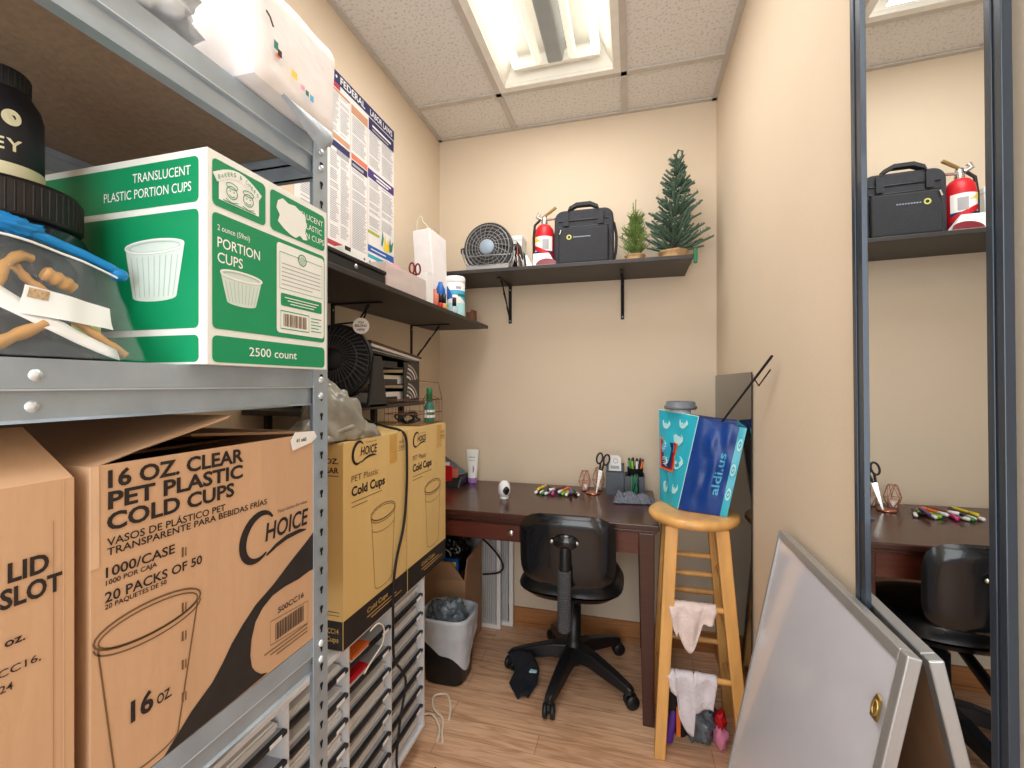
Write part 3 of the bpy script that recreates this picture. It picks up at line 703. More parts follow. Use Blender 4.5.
for i in range(2, 6):
    for r in range(0, 8):
        z = SZ1-.006-(r+1)*pitch+.0065 if r < 7 else SZ0+.0145
        if rr.random() < .12 and (i, r) not in ((4,0),(4,1)): continue
        h = rr.uniform(.006,.03); y0 = ys[i]+.012; y1 = ys[i+1]-.012
        mm = 'paper'; L = 'white papers lying in a slot of the letter sorter'
        grp = 'white paper stacks in the letter sorter'
        y1 = y1-(.1 if (i, r) in ((4,0),(4,1)) else 0)
        if (i, r) == (4, 0): mm, L, h, grp = 'orange', 'orange folder in the top row of the letter sorter', .012, None
        if (i, r) == (4, 1): mm, L, h, grp = 'red', 'red folder in the second row of the letter sorter', .02, None
        b = MB()
        nS = 4
        for q in range(nS):
            o_ = rr.uniform(-.004,.004); b.box((SXB+.02,y0+o_,z+h*q/nS),(SX-.02+o_-(.0 if mm == 'paper' else -.012),y1+o_,z+h*(q+.85)/nS),mm if q > 1 or mm == 'paper' else 'paper')
        one(b, 'paper_stack' if mm == 'paper' else 'paper_folder', L, 'paper' if mm == 'paper' else 'folder', grp)
# loose white cable at front of sorter top
b = MB(); b.tube([(-.655,1.02,.58),(-.65,1.05,.585),(-.648,1.075,.56),(-.65,1.07,.52),(-.655,1.03,.50),(-.66,1.0,.48)], .002, 'cream_wire', 6, cr=True)
one(b, 'thin_cable', 'thin cream cable looping over the top slots of the letter sorter', 'cable')

# ============================================================ WALL SHELVES
def bracket(wall_pt, out, L=.19, Hh=.19):
    """ornate iron bracket; out = unit vector away from wall"""
    O = V(wall_pt); o = V(out); s = o.cross(V((0,0,1)))
    b = MB()
    b.hexa([O+s*-.008+V((0,0,-Hh)),O+s*.008+V((0,0,-Hh)),O+s*.008+o*.004+V((0,0,-Hh)),O+s*-.008+o*.004+V((0,0,-Hh)),O+s*-.008,O+s*.008,O+s*.008+o*.004,O+s*-.008+o*.004],'iron')
    b.hexa([O+s*-.008+V((0,0,-.004)),O+s*.008+V((0,0,-.004)),O+s*.008+o*L+V((0,0,-.004)),O+s*-.008+o*L+V((0,0,-.004)),O+s*-.008,O+s*.008,O+s*.008+o*L,O+s*-.008+o*L],'iron')
    for ph in (0, pi):
        pts = []
        for k in range(25):
            q = k/24; base = O+o*(.012+(L-.06)*(1-q)**1.0)+V((0,0,-.008-(Hh-.03)*q)); nrm = (o*.6+V((0,0,.8))).normalized()
            pts.append(base+nrm*.024*math.sin(3*pi*q+ph)+s*.003*math.cos(2.5*pi*q+ph))
        b.tube(pts, .003, 'iron', 6)
    for zz in (-.02, -Hh+.012): b.lathe([(0,.002),(.004,0)], 'galv', X=Matrix.Translation(O+o*.0042+V((0,0,zz))) @ o.to_track_quat('Z','Y').to_matrix().to_4x4(), seg=10)
    return b
t = thing('wall_shelf', 'dark shelf on the left wall with twisted iron brackets, holding cash box and wipes', 'shelf', (-.84,1.35,1.494))
MB().box((-.9945,.72,1.494),(-.69,2.11,1.51),'shelf_black').build('shelf_board', t, bevel=.002)
for y in (1.32, 1.886, .80): bracket((-.9945,y,1.4935),(1,0,0)).build('bracket', t)
t = thing('wall_shelf', 'long dark shelf on the back wall carrying fan, extinguisher, bag and little trees', 'shelf', (-.38,2.05,1.72))
MB().box((-.9945,1.90,1.72),(.236,2.2045,1.737),'shelf_black').build('shelf_board', t, bevel=.002)
for x in (-.602, -.044): bracket((x,2.2045,1.7195),(0,-1,0), L=.21).build('bracket', t)

ZB = 1.7372
# ---- fan on back shelf
def round_fan(t, R, housing, wire, hub, world=False, n=30, blades=4, depth=.09):
    # axis along -Y, centre at origin of local (0,0,0) -> raised by caller
    rot = Matrix.Rotation(pi/2, 4, 'X')
    MB().lathe([(R*.97,.0),(R,-.01),(R,-depth*.5),(R*.9,-depth*.8),(R*.55,-depth),(0,-depth)], housing, X=rot @ Matrix.Identity(4), seg=48).build('housing', t, world=False)
def torus_pts(r, y, n=48): return [(r*math.cos(2*pi*k/n), y, r*math.sin(2*pi*k/n)) for k in range(n)]
fx, fy, fz = -.652, 1.995, 1.857
t = thing('table_fan', 'round dark grey table fan with wire grille facing out on the back shelf', 'fan', (fx,fy,ZB))
c = V((0,0,fz-ZB)); R = .117
def sh(pts): return [V(p)+c for p in pts]
b = MB(); b.lathe([(.107,-.002),(R,0),(R+.003,.012),(R,.03),(R*.93,.06),(R*.6,.085),(0,.09)],'fan_grey', X=Matrix.Translation(c) @ Matrix.Rotation(-pi/2,4,'X'), seg=48); b.build('housing', t, world=False)
b = MB()
for r_ in (.105,.09,.074,.058,.045): b.tube(sh(torus_pts(r_, -.014-.012*(1-r_/.117))), .0016 if r_ < .1 else .0028, 'fan_wire', 6, closed=True)
b.tube(sh(torus_pts(R-.002,-.004)), .005, 'fan_grey', 8, closed=True)
for k in range(20):
    a = 2*pi*k/20; b.tube(sh([(.036*math.cos(a+.35),-.028,.036*math.sin(a+.35)),(.08*math.cos(a+.1),-.02,.08*math.sin(a+.1)),(.112*math.cos(a),-.008,.112*math.sin(a))]), .0011, 'fan_wire', 5)
b.build('grille', t, world=False)
MB().lathe([(0,.008),(.030,.006),(.036,0),(.036,-.004)],'fan_hub', X=Matrix.Translation(c+V((0,-.026,0))) @ Matrix.Rotation(pi/2,4,'X'), seg=28).build('badge', t, world=False)
for k in range(4):
    a = k*pi/2+.5
    def bl(u, v, a=a): r_ = .03+.068*u; q = a+(v-.5)*1.0*(.75+.4*u); return V((r_*math.cos(q), .006+.02*(v-.5), r_*math.sin(q)))+c
    MB().grid(bl, 5, 6, 'black_plastic').build('blade', t, world=False, solid=.002)
b = MB(); b.hexa([V(p) for p in [(-.10,-.045,0),(.10,-.045,0),(.10,.06,0),(-.10,.06,0),(-.105,-.01,.045),(.105,-.01,.045),(.105,.05,.045),(-.105,.05,.045)]],'fan_base'); b.build('base', t, world=False, bevel=.008)
b = MB(); arcp = [(.127*math.cos(a), -.006, .127*math.sin(a)) for a in [pi*1.0+pi*k/20 for k in range(21)]]
b.tube(sh(arcp), .0045, 'fan_wire', 8); b.tube(sh([(-.125,.0,-.035),(0,-.045,-.045),(.125,.0,-.035)]), .003, 'fan_wire', 8)
for sx in (-1,1): b.lathe([(0,.02),(.014,.018),(.016,0),(0,0)],'black_plastic', X=Matrix.Translation(c+V((sx*.122,.015,0))) @ Matrix.Rotation(sx*pi/2,4,'Y'), seg=16)
b.build('bracket', t, world=False)
# white carton-like panel behind the fan
b = MB(); b.box((-.57,2.10,ZB),(-.515,2.19,ZB+.20),'white_card'); b.box((-.572,2.098,ZB+.18),(-.513,2.192,ZB+.205),'white')
one(b, 'white_box', 'upright white box standing behind the table fan', 'box', bevel=.004)
one(MB().box((-.80,2.165,ZB),(-.757,2.20,ZB+.13),'pine'), 'wood_block', 'pale wood strip standing on end left of the table fan', 'wood', bevel=.002)
# brochures
for i, (x, lean, m1, m2, L) in enumerate([(-.505,.10,'ink','salmon','folded dark brochure with orange edge, nearest the table fan'),(-.478,-.16,'dark_red','ink','folded dark red brochure in the middle of three on the back shelf'),(-.452,-.22,'white','ink','folded white brochure next to the fire extinguisher')]):
    t = thing('folded_brochure', L, 'brochure', (x,1.955,ZB), group='folded brochures on the back shelf')
    h = [.105,.12,.07][i]
    for sg, mm in ((-1,m1),(1,m2)):
        b = MB(); b.hexa([V(p) for p in [(sg*.012,-.03,0),(sg*.014,-.03,0),(sg*.014,.05,0),(sg*.012,.05,0),(lean*h,-.03,h),(lean*h+.001,-.03,h),(lean*h+.001,.05,h),(lean*h,.05,h)]],mm)
        b.hexa([V(p) for p in [(sg*.012+.0005,-.0306,.01),(sg*.0125+.001,-.0306,.01),(sg*.0125+.001,.03,.01),(sg*.012+.0005,.03,.01),(lean*h*.6+.006*sg,-.0306,h*.5),(lean*h*.6+.008*sg,-.0306,h*.5),(lean*h*.6+.008*sg,.03,h*.5),(lean*h*.6+.006*sg,.03,h*.5)]],'white')
        b.build('leaf', t, world=False)
# extinguisher
t = thing('fire_extinguisher', 'small red fire extinguisher with metal lever standing beside the black bag', 'extinguisher', (-.383,1.99,ZB))
MB().lathe([(0,0),(.04,0),(.044,.006),(.044,.155),(.040,.178),(.028,.196),(.016,.203),(0,.204)],'red',seg=40).build('cylinder', t, world=False)
b = MB()
def cyl(u, v, r, a0, a1, z0, z1): a = a0+(a1-a0)*u; return V((r*math.cos(a), r*math.sin(a), z0+(z1-z0)*v))
b.grid(lambda u,v: cyl(u,v,.0446,-2.6,-.5,.03,.14), 16, 6, 'white'); b.grid(lambda u,v: cyl(u,v,.0449,-2.6,-.5,.03+.03*u*0,.075), 16, 3, 'navy')
b.grid(lambda u,v: cyl(u,v,.0452,-2.6,-.5,.085-.045*u,.105-.045*u), 16, 2, 'red'); b.grid(lambda u,v: cyl(u,v,.0452,-2.6,-1.7,.118-.01*v,.145-.03*u), 8, 2, 'yellow')
b.grid(lambda u,v: cyl(u,v,.0453,-1.6,-.95,.08,.125), 8, 2, 'grey_line'); b.build('label', t, world=False)
b = MB(); b.lathe([(.014,.20),(.015,.215),(.012,.225),(.012,.24),(0,.24)],'steel',seg=16); b.tube([(0,0,.228),(.018,-.008,.222),(.05,-.012,.222)], .0055, 'steel', 8)
b.tube([(-.012,-.004,.228),(-.03,-.01,.238),(-.02,-.01,.252)], .009, 'steel', 10); b.build('valve', t, world=False)
MB().tube([(-.005,0,.238),(.02,-.008,.25),(.055,-.012,.272)], [.005,.006,.0065], 'gold', 8).build('lever', t, world=False)
MB().tube([(-.014,0,.232),(-.044,.0,.205),(-.05,.0,.15),(-.049,.0,.05)], .006, 'black_plastic', 8).build('hose', t, world=False)
# red and white packet
t = thing('snack_packet', 'white folded packet with dark red half circle leaning on the fire extinguisher', 'packet', (-.372,1.925,ZB))
b = MB(); b.hexa([V(p) for p in [(-.045,-.02,0),(.055,-.02,0),(.055,.03,0),(-.045,.03,0),(-.05,.0,.058),(.02,.0,.058),(.02,.012,.058),(-.05,.012,.058)]],'white')
b.poly([(.045*1.0*math.cos(a)+.012,.030*math.sin(a)+.002) for a in [pi*k/12 for k in range(13)]], (V((0,-.0205,0)),V((1,0,0)),V((0,.33,.94)),V((0,-1,.3))), 'dark_red', .001)
b.build('packet_body', t, world=False, bevel=.003)
MB().hexa([V(p) for p in [(-.075,-.018,0),(-.05,-.018,0),(-.05,.02,0),(-.075,.02,0),(-.085,.0,.055),(-.078,.0,.055),(-.078,.01,.055),(-.085,.01,.055)]],'white_card').build('side_leaf', t, world=False)
# laptop bag
t = thing('laptop_bag', 'black fabric laptop bag with top handle and small ring emblem on the back shelf', 'bag', (-.205,2.0,ZB))
def rr_poly(w, h, r, n=6):
    pts = []
    for cx_, cz_, a0 in ((w-r,h-r,0),(-w+r,h-r,pi/2),(-w+.01,.01,pi),(w-.01,.01,1.5*pi)):
        rad = r if cz_ > .05 else .01
        for k in range(n+1): a = a0+k*pi/2/n; pts.append((cx_+rad*math.cos(a), cz_+rad*math.sin(a)))
    return pts
Fl = lambda y: (V((0,y,0)), V((1,0,0)), V((0,0,1)), V((0,-1,0)))
b = MB(); b.prism(rr_poly(.128,.248,.04), (V((0,.045,0)),V((1,0,0)),V((0,0,1)),V((0,-1,0))), .085, 'bag_fabric'); b.build('bag_body', t, world=False, bevel=.012, seg=3)
b = MB(); b.prism([(-.108,.008),(.108,.008),(.108,.165),(-.108,.165)], Fl(-.04), .018, 'bag_fabric2')
b.build('front_pocket', t, world=False, bevel=.008, seg=3)
b = MB(); F = Fl(-.0585); b.ell(-.060,.122,.0085,.0085,.005,F,'lime',.0015)
for i in range(9): b.rect(-.042+i*.0085,.119,-.0365+i*.0085,.1235,F,'fan_hub',.0012)
b.build('emblem', t, world=False)
b = MB()
pth = [(-.108,.170),(.108,.170)]; b.tube([(x,-.0415,z) for x,z in pth], .003, 'black_plastic', 6); b.tube([(x,-.0415,z+.03) for x,z in pth], .003, 'black_plastic', 6)
b.tube([(-.095,-.062,.155),(-.1,-.064,.135)], .004, 'steel', 6); b.build('zipper', t, world=False)
b = MB(); hp = [(-.075,.17),(-.072,.225),(-.062,.252),(-.03,.268),(.03,.268),(.062,.252),(.072,.225),(.075,.17)]
for i in range(len(hp)-1):
    (x0,z0),(x1,z1) = hp[i],hp[i+1]; wd = .014
    b.hexa([V((x0,-.046-wd*.0,z0-.006)),V((x0,-.046+.03,z0-.006)),V((x1,-.046+.03,z1-.006)),V((x1,-.046,z1-.006)),V((x0,-.046,z0+.008)),V((x0,-.046+.03,z0+.008)),V((x1,-.046+.03,z1+.008)),V((x1,-.046,z1+.008))],'bag_fabric2')
for sx in (-.075,.075): b.box((sx-.012,-.05,.175),(sx+.012,-.044,.232),'bag_fabric')
b.build('handle', t, world=False)
MB().tube([(.128,.0,.19),(.139,-.005,.13),(.137,-.01,.06),(.125,-.015,.01)], .006, 'bag_fabric2', 8, cr=True).build('side_strap', t, world=False)
MB().tube([(-.125,.0,.19),(-.135,-.005,.12),(-.133,-.01,.05),(-.120,-.01,.008)], .006, 'bag_fabric2', 8).build('shoulder_strap', t, world=False)

# little trees
def burlap_base(t, r, h, seed):
    b = MB()
    def fn(u, v):
        a = 2*pi*u; q = r*(1-.25*math.sin(pi*v*.9)-.1*v)*(1+.12*noise.noise(V((math.cos(a)*2,math.sin(a)*2,v*3+seed)))); return V((q*math.cos(a), q*math.sin(a), h*v))
    b.grid(fn, 28, 8, 'burlap', True, True); b.build('burlap_wrap', t, world=False, solid=.002)
t = thing('artificial_plant', 'small light green artificial sprig bush in burlap, left of the little pine tree', 'plant', (.012,2.03,ZB))
burlap_base(t, .055, .045, 1)
MB().tube([(0,0,.01),(.002,0,.12),(0,0,.22)], [.006,.004,.002], 'bark', 8).build('stem', t, world=False)
b = MB(); q = random.Random(5)
for i in range(150):
    z = q.uniform(.03,.2); a = q.uniform(0,2*pi); L = (.085-.25*abs(z-.09)*.8)*q.uniform(.6,1.1)*(1 if z<.13 else .75); L = max(L,.02)
    d = V((math.cos(a), math.sin(a)*.8, q.uniform(.5,1.3))).normalized(); p0 = V((0,0,z)); p1 = p0+d*L
    b.tube([p0,p0.lerp(p1,.5)+V((0,0,-.004)),p1], [.0018,.0014,.0008], 'needle_light', 4)
    for k in range(7):
        s0 = p0.lerp(p1, .3+.7*k/7); e = V((q.uniform(-1,1),q.uniform(-1,1),q.uniform(0,1.2))).normalized()*.018; b.tube([s0,s0+e], [.0016,.0005], 'needle_light', 3)
for k in range(5):
    a = k*1.3; b.tube([(0,0,.18),(.01*math.cos(a),.01*math.sin(a),.24+.012*k)], .002, 'needle_light', 4)
b.build('foliage', t, world=False)
t = thing('artificial_tree', 'small dark green artificial pine tree with burlap base at the right end of the shelf', 'tree', (.172,2.05,ZB))
burlap_base(t, .075, .055, 4)
MB().tube([(0,0,.01),(.003,0,.25),(.02,0,.46)], [.009,.006,.003], 'bark', 8).build('trunk', t, world=False)
b = MB()
for i in range(230):
    z = .055+.40*(q.random()**1.25); a = q.uniform(0,2*pi); L = (.145*(1-(z-.05)/.44)+.022)*q.uniform(.55,1.08)
    d = V((math.cos(a), math.sin(a), q.uniform(.0,.75)))
    d.normalize(); p0 = V((.02*(z/.46),0,z)); p1 = p0+d*L
    if p1.y > .14: p1.y = .14
    if p1.x > .175: p1.x = .175
    mid = p0.lerp(p1,.55)+V((0,0,-.006)); b.tube([p0,mid,p1], [.0022,.0052,.0042], 'needle_dark', 5)
    n_ = 5+int(L*70)
    for k in range(n_):
        s0 = p0.lerp(p1, .2+.8*k/n_); e = (d*.5+V((q.uniform(-1,1),q.uniform(-1,1),q.uniform(-.7,1)))).normalized()*.013; b.tube([s0,s0+e], [.0019,.0007], 'needle_dark', 3)
b.tube([(.02,0,.43),(.012,0,.47),(.022,0,.495),(.038,0,.488),(.036,0,.465)], .005, 'needle_dark', 6); b.build('foliage', t, world=False)
t = thing('green_clip', 'small green plastic lighter-like clip on the right end of the back shelf', 'clip', (.246,1.90,1.70))
MB().box((.2362,1.887,1.700),(.250,1.906,1.757),'clip_green').build('clip_body', t, bevel=.003); MB().tube([(.243,1.896,1.757),(.242,1.896,1.778)], .0015, 'clip_green', 6).build('pin', t)

# ============================================================ LEFT SHELF ITEMS
ZL = 1.5102
t = thing('cash_box', 'flat black metal box with small silver lock on the left wall shelf', 'box', (-.79,1.0,ZL))
MB().box((-.797,.80,ZL),(-.703,1.175,ZL+.030),'black_matte').build('box_body', t, bevel=.003); MB().box((-.799,.797,ZL+.0305),(-.70,1.178,ZL+.042),'black_plastic').build('lid', t, bevel=.003)
b = MB(); b.lathe([(0,.003),(.006,.002),(.007,0)],'steel', X=Matrix.Translation((-.703,1.03,ZL+.02)) @ Matrix.Rotation(pi/2,4,'Y'), seg=18); b.build('lock', t)
b = MB(); b.box((-.93,1.12,ZL),(-.804,1.29,ZL+.112),'white_card')
for i in range(8): b.disc(1.135+i*.019, ZL+.078, .003, .004, FX(-.804), 'tube_grey')
for i in range(2): b.disc(1.22+i*.03, ZL+.098, .005, .004, FX(-.804), 'tube_grey')
b.rect(1.122,ZL+.100,1.15,ZL+.112,FX(-.804),'black_print')
one(b, 'tissue_box', 'white carton with a row of small grey dots behind the flat black box', 'box', bevel=.002)
t = thing('storage_bin', 'translucent pinkish plastic bin on the left wall shelf beside the flat black box', 'bin', (-.77,1.31,ZL))
def opn(b, x0, y0, x1, y1, z0, z1, m, th=.003, fl=.0):
    b.box((x0,y0,z0),(x1,y1,z0+th),m); b.box((x0,y0,z0+th),(x0+th,y1,z1),m); b.box((x1-th,y0,z0+th),(x1,y1,z1),m); b.box((x0+th,y0,z0+th),(x1-th,y0+th,z1),m); b.box((x0+th,y1-th,z0+th),(x1-th,y1,z1),m); return b
opn(MB(), -.797, 1.19, -.71, 1.455, ZL, ZL+.078, 'bin_clear').build('bin_body', t)
one(MB().box((-.785,1.22,ZL+.006),(-.725,1.43,ZL+.035),'salmon').box((-.78,1.23,ZL+.035),(-.73,1.40,ZL+.04),'burlap'), 'craft_pack', 'salmon coloured pack lying inside the translucent bin', 'pack', bevel=.003)
b = MB(); b.blob((-.753,1.30,ZL+.078), (.028,.07,.014), 'pink', .5, 8, 2, 24, 14)
one(b, 'pink_cloth', 'bright pink ribbon bundle sticking out of the translucent bin', 'ribbon')
def scissors(t, m_handle, m_blade, L=.17):
    # local: blades point -Z, in the XZ plane
    MB().hexa([V(p) for p in [(-.002,-.001,-L*.55),(.002,-.001,-L*.55),(.002,.001,-L*.55),(-.002,.001,-L*.55),(-.010,-.001,0),(.004,-.001,0),(.004,.001,0),(-.010,.001,0)]],m_blade).build('blade', t, world=False)
    MB().hexa([V(p) for p in [(-.003,.0012,-L*.53),(.003,.0012,-L*.53),(.003,.003,-L*.53),(-.003,.003,-L*.53),(-.004,.0012,0),(.010,.0012,0),(.010,.003,0),(-.004,.003,0)]],m_blade).build('blade', t, world=False)
    for sg in (-1,1):
        pts = [(sg*(.016+.013*math.cos(a)), .001*sg, .042+.024*math.sin(a)) for a in [2*pi*k/16 for k in range(16)]]
        b = MB(); b.tube(pts, .0042, m_handle, 8, closed=True); b.tube([(sg*.004,.001*sg,-.01),(sg*.008,.001*sg,.02)], [.005,.0045], m_handle, 8); b.build('handle', t, world=False)
    MB().lathe([(0,.002),(.003,0)], 'steel', X=Matrix.Translation((0,-.002,-.004)) @ Matrix.Rotation(pi/2,4,'X'), seg=10).build('screw', t, world=False)
t = thing('scissors', 'dark red handled scissors standing upright in the translucent bin', 'scissors', (-.722,1.395,ZL+.075), euler=(.05,-.0,.9))
scissors(t, 'dark_red', 'dark_red', .12)
t.scale = (.7,.9,.75)
t = thing('paper_bag', 'tall white paper gift bag with string handle standing on the left wall shelf', 'bag', (-.80,1.68,ZL))
b = MB(); b.hexa([V(p) for p in [(-.848,1.66,ZL),(-.765,1.66,ZL),(-.765,1.78,ZL),(-.848,1.78,ZL),(-.870,1.66,ZL+.338),(-.792,1.66,ZL+.345),(-.785,1.81,ZL+.338),(-.865,1.80,ZL+.33)]],'paper_bag')
b.build('bag_body', t, bevel=.004)
MB().tube([(-.85,1.662,ZL+.33),(-.849,1.662,ZL+.375),(-.842,1.665,ZL+.392),(-.83,1.665,ZL+.390),(-.824,1.665,ZL+.372),(-.81,1.665,ZL+.360),(-.80,1.665,ZL+.342)], .002, 'cream', 6, cr=True).build('string_handle', t)
one(MB().box((-.755,1.475,ZL),(-.715,1.53,ZL+.115),'white').box((-.755,1.475,ZL+.115),(-.715,1.53,ZL+.118),'paper'), 'white_carton', 'slim upright white box in front of the paper gift bag', 'box', bevel=.0015)
t = thing('wipes_canister', 'white and blue cleaning wipes canister near the end of the left wall shelf', 'canister', (-.752,1.83,ZL))
b = MB(); b.lathe([(0,0),(.042,0),(.0435,.003),(.0435,.15),(.042,.153)],'white',seg=40)
b.grid(lambda u,v: cyl(u,v,.0438,-2.2,.9,.075+.02*math.sin(u*5),.115), 20, 3, 'sky_blue'); b.grid(lambda u,v: cyl(u,v,.0441,-2.4,-1.45,.07+.01*u,.14-.05*u*u), 12, 4, 'deep_blue')
b.grid(lambda u,v: cyl(u,v,.0438,-1.9,.9,.01,.06), 20, 3, 'aldi_pale'); b.grid(lambda u,v: cyl(u,v,.0441,-.9,.4,.088,.100), 10, 1, 'teal'); b.grid(lambda u,v: cyl(u,v,.0441,-1.1,-.55,.12,.132), 10, 1, 'grey_line')
b.build('canister_body', t, world=False)
MB().lathe([(.0435,.150),(.045,.152),(.045,.172),(.042,.178),(.02,.180),(0,.180)],'white',seg=40).build('lid', t, world=False)
one(MB().box((-.735,1.98,ZL),(-.722,2.03,ZL+.06),'brown').box((-.76,1.985,ZL),(-.7355,2.025,ZL+.05),'brown'), 'cardboard_block', 'small brown cardboard piece at the end of the left wall shelf', 'cardboard', bevel=.001)
def polish(label, loc, cap, body, hh=.04, r=.009):
    t = thing('small_bottle', label, 'bottle', loc, group='little bottles at the front of the left wall shelf')
    MB().lathe([(0,0),(r*1.1,0),(r*1.2,.003),(r*1.2,hh*.7),(r*.6,hh),(0,hh)],body,seg=16).build('bottle_body', t, world=False)
    MB().lathe([(0,hh*.9),(r*.85,hh*.9),(r*.8,hh+.032),(0,hh+.034)],cap,seg=16).build('cap', t, world=False)
polish('little amber bottle with black cap, beside the wipes canister', (-.708,1.61,ZL), 'black_plastic', 'amber', .026, .010)
polish('little clear bottle with dark cap in front of the wipes canister', (-.708,1.715,ZL), 'black_plastic', 'glass_clear', .034, .010)
polish('little red bottle with black cap, leftmost of the little bottles', (-.703,1.565,ZL), 'black_plastic', 'red', .020, .008)
one(MB().lathe([(0,0),(.016,0),(.017,.004),(.017,.05),(.012,.058),(.007,.062),(.007,.075),(0,.076)],'salmon',c=(-.735,1.585,ZL),seg=20), 'lotion_bottle', 'salmon pink small bottle beside the slim white box', 'bottle')
one(MB().lathe([(0,0),(.018,0),(.019,.004),(.019,.03),(0,.03)],'white',c=(-.745,1.66,ZL),seg=20).lathe([(0,.03),(.019,.03),(.019,.09),(.012,.105),(.008,.12),(0,.12)],'deep_blue',c=(-.745,1.66,ZL),seg=20), 'lotion_bottle', 'blue and white bottle between slim white box and wipes canister', 'bottle')

# ============================================================ POSTER
t = thing('wall_poster', 'tall white labour law notice poster with navy heading and small print on the left wall', 'poster', (-.994,1.44,1.68))
b = MB(); px0 = -.9945; F = FX(px0+.0015); L0, R0, B0, T0 = 1.14, 1.728, 1.69, 2.312
b.box((px0,L0,B0),(px0+.0015,R0,T0),'paper'); b.build('sheet', t)
b = MB()
b.rect(L0,2.268,R0,2.310,F,'navy'); b.rect(L0,2.250,1.36,2.268,F,'poster_red')
b.text('FEDERAL', 1.36, 2.277, .024, F, 'white', w=.15, bold=.02, off=.0015); b.text('LABOR LAWS', 1.545, 2.277, .022, F, 'white', w=.165, bold=.02, off=.0015)
for k in range(5): b.disc(1.25+k*.022, 2.290-.01*(k % 2), .005, .005, F, 'white', .0015)
b.rect(1.425,2.215,1.528,2.247,F,'poster_tan'); b.rect(1.30,2.238,1.415,2.247,F,'poster_tan')
b.rect(1.536,2.216,R0-.003,2.264,F,'navy'); b.rect(1.56,2.238,1.70,2.246,F,'white',.0012); b.rect(1.56,2.224,1.68,2.230,F,'grey_line',.0012)
b.rect(1.165,2.070,1.415,2.090,F,'poster_tan'); b.rect(1.165,2.040,1.415,2.064,F,'navy'); b.rect(1.34,2.02,1.41,2.04,F,'grey_line')
b.rect(1.425,2.048,1.526,2.069,F,'salmon'); b.rect(1.425,2.018,1.526,2.044,F,'navy'); b.rect(1.43,2.024,1.50,2.034,F,'grey_line',.0012)
b.rect(1.531,2.029,R0-.003,2.064,F,'poster_purple'); b.rect(1.57,2.048,1.70,2.055,F,'white',.0012); b.rect(1.59,2.036,1.68,2.042,F,'white',.0012)
b.rect(1.531,1.812,1.612,1.824,F,'olive'); b.rect(1.531,1.74,R0-.003,1.766,F,'deep_blue'); b.rect(1.55,1.75,1.66,1.754,F,'white',.0012); b.rect(1.531,1.705,R0-.003,1.73,F,'aldi_teal')
b.poly([(1.64,1.775),(1.675,1.77),(1.69,1.79),(1.68,1.83),(1.665,1.80),(1.655,1.84),(1.648,1.80)], F, 'yellow', .0014); b.poly([(1.69,1.775),(1.71,1.785),(1.72,1.83),(1.70,1.81),(1.695,1.84),(1.685,1.80)], F, 'teal', .0014)
b.poly([(1.625,1.79),(1.635,1.785),(1.645,1.82),(1.635,1.85)], F, 'teal', .0013)
b.rect(1.165,1.697,1.375,1.714,F,'poster_red')
for x in (1.42,1.529): b.rect(x,1.70,x+.0012,2.25,F,'salmon')
for (xa_,xb_,za_,zb_) in [(1.165,1.225,2.10,2.23),(1.235,1.30,2.10,2.23),(1.305,1.355,2.10,2.23),(1.36,1.413,2.10,2.23),(1.43,1.522,2.08,2.205),(1.54,1.62,2.075,2.21),(1.63,1.72,2.075,2.21),(1.165,1.225,1.72,2.03),(1.235,1.29,1.72,2.03),(1.305,1.355,1.72,2.03),(1.362,1.413,1.72,2.01),(1.43,1.522,1.71,2.01),(1.54,1.62,1.83,2.02),(1.63,1.72,1.85,2.02)]:
    z = zb_
    while z > za_:
        if R_.random() > .1: b.rect(xa_, z, xb_-R_.random()*.02, z+.0028, F, 'grey_line')
        z -= .0065
b.build('print', t)

# ============================================================ UNDER LEFT SHELF: small riser, fan, trays
t = thing('shelf_riser', 'narrow black shelf riser standing on the yellow cartons, holding fan and letter trays', 'riser', (-.885,1.25,1.0795))
ZR = 1.1515
MB().box((-.985,.94,ZR-.013),(-.80,1.635,ZR),'shelf_black').build('shelf_board', t, bevel=.002)
for y in (.98,1.30,1.48): MB().box((-.83,y-.008,1.0795),(-.812,y+.008,ZR-.0135),'black_matte').build('leg', t, bevel=.001)
for y in (.98,1.48): MB().box((-.945,y-.008,1.0795),(-.93,y+.008,ZR-.0135),'black_matte').build('leg', t, bevel=.001)
# black drum fan
t = thing('drum_fan', 'black round floor fan tilted back above the yellow cartons', 'fan', (-.842,1.135,ZR))
c = V((.0,-.01,.135)); Rf = .108
rot = Matrix.Translation(c) @ Matrix.Rotation(math.radians(16),4,'Z') @ Matrix.Rotation(math.radians(-12),4,'X')
MF = rot
b = MB(); b.lathe([(Rf*.93,-.002),(Rf,0),(Rf+.004,.012),(Rf,.03),(Rf*.95,.06),(Rf*.86,.075),(0,.078)],'black_plastic',X=MF @ Matrix.Rotation(-pi/2,4,'X'),seg=56); b.build('housing', t, world=False)
b = MB()
for k in range(40):
    a = 2*pi*k/40; b.tube([(.034*math.cos(a+.3),-.022,.034*math.sin(a+.3)),(.075*math.cos(a+.1),-.018,.075*math.sin(a+.1)),(Rf*.95*math.cos(a),-.004,Rf*.95*math.sin(a))], .0016, 'fan_grey', 5, X=MF)
b.tube(torus_pts(Rf,0,48), .006, 'black_plastic', 8, X=MF, closed=True); b.tube(torus_pts(.072,-.019,40), .0018, 'fan_grey', 6, X=MF, closed=True)
b.build('grille', t, world=False)
MB().lathe([(0,.012),(.024,.01),(.034,0),(.034,-.01)],'black_matte',X=MF @ Matrix.Translation((0,-.02,0)) @ Matrix.Rotation(pi/2,4,'X'),seg=28).build('hub', t, world=False)
